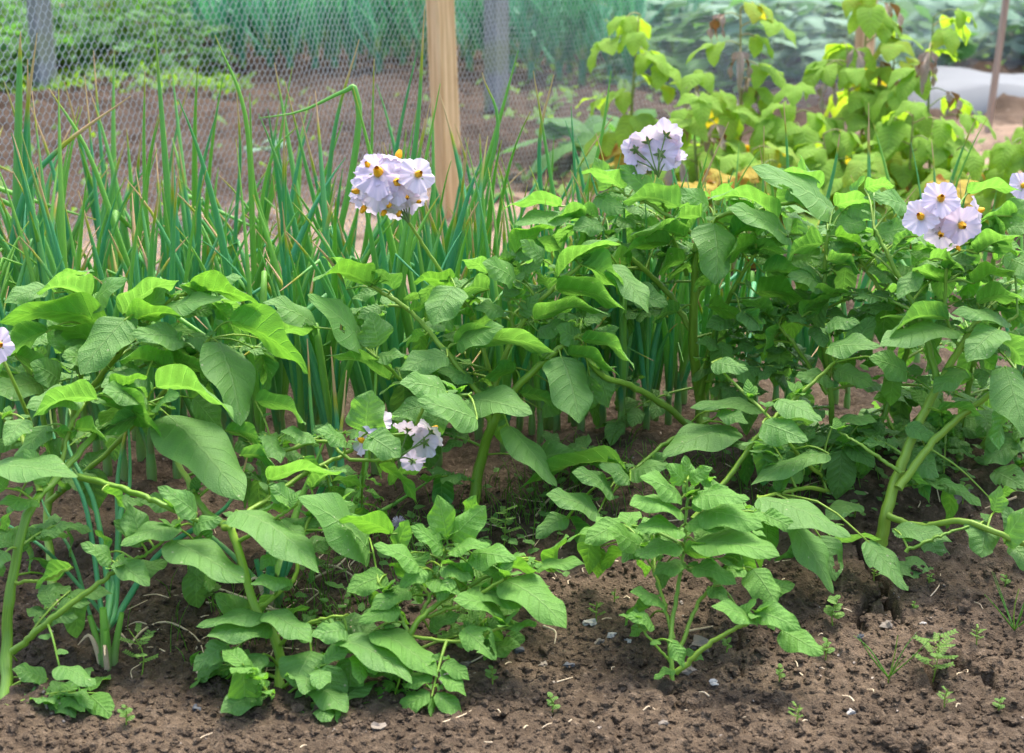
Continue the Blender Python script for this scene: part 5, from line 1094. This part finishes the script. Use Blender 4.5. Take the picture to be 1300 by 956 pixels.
WD = [(1183, 868, 70, 'cut', 14, 'largest feathery weed seedling on the bare soil at lower right'), (1058, 795, 42, 'round', 9, 'little round-leaved weed beside the two small cracks'), (1128, 860, 62, 'grass', 5, 'thin grassy weed left of the largest feathery weed'), (1288, 800, 60, 'grass', 7, 'grassy tuft near the right edge of the soil'),
      (990, 865, 22, 'round', 7, 'bright green seedling at the lower edge right of the small lone potato plant'), (1048, 835, 26, 'round', 7, 'seedling standing between the small potato plant and the feathery weed'), (922, 828, 22, 'round', 6, 'seedling under the low shoot of the lone potato plant'), (1240, 818, 26, 'cut', 7, 'small feathery weed right of the largest feathery weed'),
      (1180, 742, 16, 'round', 6, 'tiny seedling on the slope below the lying potato shoot'), (1222, 640, 30, 'round', 7, 'bright seedling next to the pale stone at right'), (625, 868, 24, 'round', 7, 'yellow-green seedling at the lower edge left of the middle'), (757, 790, 30, 'cut', 6, 'bright feathery seedling in the middle of the bare patch'),
      (780, 765, 20, 'round', 3, 'single-leaf seedling left of the lone potato plant'), (1160, 775, 14, 'round', 5, 'minute seedling on the right slope'), (1110, 735, 14, 'cut', 5, 'minute feathery seedling by the long crack'), (178, 860, 70, 'cut', 7, 'thin feathery weed on the soil beside the lone onion clump'),
      (575, 815, 60, 'cut', 8, 'feathery weed under the small young potato plant'), (270, 770, 40, 'round', 8, 'round-leaved weed behind the left of the middle plant'), (420, 745, 60, 'cut', 10, 'feathery weed in the shade under the middle leaves'), (640, 690, 50, 'cut', 9, 'feathery weed at the foot of the tall middle plant'), (1275, 745, 18, 'round', 5, 'tiny seedling near the right edge of the slope'),
      (1200, 900, 30, 'cut', 7, 'feathery seedling at the very bottom right of the soil'), (700, 905, 26, 'round', 7, 'round-leaved seedling at the bottom of the soil in the middle'), (1010, 920, 30, 'cut', 7, 'feathery seedling at the very bottom, right of the middle'), (160, 920, 28, 'round', 7, 'round-leaved seedling at the bottom left of the soil'),
      (1268, 905, 24, 'round', 6, 'round-leaved seedling in the bottom right corner')]
for k, (px, py, h, kd, n, lab) in enumerate(WD): small_weed(px, py, h, k, lab, kd, n)
mb = MB(); R = random.Random(55)
for k in range(620):
    px, py, w_ = R.choice([(690, 660, 60), (650, 640, 60), (420, 770, 40), (480, 680, 60), (560, 720, 50), (1020, 610, 60), (330, 790, 60), (730, 600, 60), (900, 620, 60)]); g0 = G(px + R.gauss(0, w_), py + R.gauss(0, 22)); o = R.uniform(0, 6.28); h = R.uniform(.02, .06)
    d = np.array([math.cos(o), math.sin(o), 0])
    tube(mb, [g0 - [0, 0, .003], g0 + d * h * .2 + [0, 0, h * .6], g0 + d * h * .6 + [0, 0, h]], [.0009, .0008, .0003], 3, n=5)
tag(mb.build('grass', M_WEED), kind='stuff')
# small leafy undergrowth below the middle plants
R = random.Random(12); mb = MB()
for k in range(420):
    px, py, s_ = R.choice([(440, 790, 60), (520, 700, 45), (620, 690, 50), (1050, 620, 70), (700, 640, 40), (600, 770, 50), (1180, 600, 60)]); g0 = G(px + R.gauss(0, s_), py + R.gauss(0, 25)) + np.array([0, 0, R.uniform(.005, .035)]); o = R.uniform(0, 6.28); l = R.uniform(.008, .022)
    leaf_geo(mb, g0, g0 + nrm([math.cos(o), math.sin(o), R.uniform(-.2, .5)]) * l, np.array([R.uniform(-.3, .3), -.2, 1]), l * .6, nu=5, nv=2, seed=k, wav=.001)
tag(mb.build('undergrowth', M_POT), kind='stuff')
ST = [(571, 866, 15, M_WSTONE, (.8, .8, 1), 'white angular stone at the lower edge below the small young plant'), (1219, 632, 14, M_STONE, (1, .8, 1), 'pale rounded stone between the stems at right'), (888, 822, 13, M_STONE, (1, 1, .8), 'tan stone at the foot of the lone potato plant'), (872, 850, 11, M_STONE, (1, 1, .8), 'brownish pebble touching the lone potato stem'),
      (1125, 795, 8, M_STONE, (1, 1, .8), 'pale crumbly stone beside the crack'), (750, 792, 9, M_WSTONE, (1, .8, .6), 'flat whitish stone on the bare patch'), (761, 816, 7, M_STONE, (.8, .8, 1), 'small orange-tan stone on the bare patch'), (778, 808, 6, M_WSTONE, (1, .8, .7), 'small white flint right of the orange-tan one'),
      (722, 845, 7, M_GSTONE, (1, .8, .6), 'small grey stone at lower middle'), (657, 826, 7, M_GSTONE, (1, .8, .6), 'bluish grey stone under the young plant'), (797, 815, 5, M_WSTONE, (1, .8, .7), 'tiny white flint near the lone plant'), (591, 848, 9, M_STONE, (1, .8, .8), 'tan crumbly stone next to the white angular stone'), (690, 845, 9, M_STONE, (.6, 1, .5), 'narrow pale stone on the lower soil'),
      (906, 868, 7, M_WSTONE, (1, .8, .6), 'white stone chip at the lower edge'), (1092, 810, 6, M_GSTONE, (1, .8, .6), 'grey pebble at the end of the short crack'), (1172, 792, 4, M_WSTONE, (1, .8, .6), 'tiny white chip on the right slope'), (1110, 562, 12, M_STONE, (1, 1, .7), 'pale brown stone in the shade behind the thick stem'), (842, 920, 9, M_STONE, (1, .8, .6), 'tan stone at the bottom under the lone plant'),
      (1080, 905, 7, M_WSTONE, (1, .9, .6), 'white chip at the bottom right of the soil'), (480, 925, 10, M_STONE, (1, .9, .6), 'tan stone at the bottom left of the middle'), (250, 900, 8, M_GSTONE, (1, .9, .6), 'grey stone at the bottom left')]
for k, (px, py, r, m_, sq, lab) in enumerate(ST):
    g0 = G(px, py); r = r * mpp(g0[1]) * .9; mb = MB(); blob(mb, g0 + [0, 0, r * .2], r, seed=k, sub=2, sq=sq, amp=1.1); o = mb.build('stone', m_, smooth_=False); centre_origin(o); tag(o, lab, 'stone', 'stones on the soil')
DR = [([(60, 720), (70, 760), (85, 795), (112, 798)], 'pale dry stalk curving down beside the left potato stem'), ([(165, 830), (185, 803), (215, 800), (250, 815), (262, 850)], 'looped dry onion leaf on the soil left of the onion clump'), ([(262, 770), (330, 782), (375, 778), (405, 762)], 'straw-coloured dry stalk lying across behind the left plants'),
      ([(240, 745), (300, 760), (355, 790), (340, 850), (335, 868)], 'long curved dry leaf hanging down to the soil'), ([(400, 722), (430, 730), (465, 748)], 'thick dry root near the middle of the left plants'), ([(395, 745), (430, 722), (452, 700)], 'thin dry stalk crossing the thick dry root'), ([(250, 860), (270, 845), (290, 838)], 'short dry stalk at lower left'),
      ([(742, 695), (755, 712), (785, 722)], 'dry stalk curved on the bare soil in the middle'), ([(680, 660), (700, 640), (735, 620)], 'thin dry stem leaning on the grass by the middle plant'), ([(1290, 640), (1250, 650)], 'dry scrap of stem at the right'), ([(690, 800), (705, 812), (704, 822)], 'small dry hook of root on the soil'), ([(868, 812), (905, 800)], 'short dry straw near the lone plant'), ([(380, 800), (420, 815), (470, 790)], 'dry straw under the bottom left leaves')]
for k, (pts, lab) in enumerate(DR):
    pp = [G(x, y, .006 + .006 * ((j + k) % 2)) for j, (x, y) in enumerate(pts)]; mb = MB(); tube(mb, pp, [.0022, .0018, .0012], 5, n=16, flat=.6); o = mb.build('dry_stalk', M_DRY); centre_origin(o); tag(o, lab, 'dry stalk', 'dry stalks on the soil')
mb = MB(); R = random.Random(91)
for k in range(170):
    px, py, sx, sy = R.choice([(200, 790, 120, 45), (420, 730, 70, 30), (330, 780, 100, 40), (700, 690, 60, 30), (650, 860, 400, 50), (950, 820, 300, 60), (1120, 620, 90, 20)])
    g0 = G(px + R.gauss(0, sx), py + R.gauss(0, sy)); o = R.uniform(0, 3.14); l = R.choice([.008, .012, .02, .035, .05]) * R.uniform(.7, 1.3)
    d = np.array([math.cos(o), math.sin(o), 0]); e = g0 + d * l; e[2] = land(e[0], e[1]); m_ = (g0 + e) / 2 + np.array([d[1], -d[0], .3]) * l * R.uniform(-.25, .25)
    m_[2] = max(m_[2], land(m_[0], m_[1])) + .002
    tube(mb, [g0 + [0, 0, .001], m_, e + [0, 0, .001]], [.0012, .0009, .0006], 4, n=7, flat=.6)
tag(mb.build('straw_litter', M_DRY), kind='stuff')
# fluffy seed head
g = G(505, 700); c = P(506, 664, g[1]); root = empty('seed_head_weed', g, 'small grey fluffy seed head on a thin stalk left of the young plant', 'seed head'); mb = MB(); R = random.Random(2)
for k in range(150):
    d = nrm([R.gauss(0, 1), R.gauss(0, 1), R.gauss(0, 1)]); tube(mb, [c, c + d * .0115], [.0004, .0004], 3, n=2)
    
mb.build('seed_head', M_FLUFF, root); mb = MB(); tube(mb, [g - [0, 0, .005], (g + c) / 2 + [.003, 0, 0], c], [.001, .0008], 5, n=8); mb.build('stem', M_STEM, root)

# look-alikes that share a description are told apart by their place beside each other
same = {}
for o in COL.objects:
    if o.parent is None and 'label' in o: same.setdefault(o['label'], []).append(o)
for lab, v in same.items():
    if len(v) < 2 or len(lab.split()) > 15: continue
    v.sort(key=lambda o: o.location.x / o.location.y)
    v[0]['label'] = lab + ', leftmost'; v[-1]['label'] = lab + ', rightmost'
    if len(v) == 3: v[1]['label'] = lab + ', middlemost'
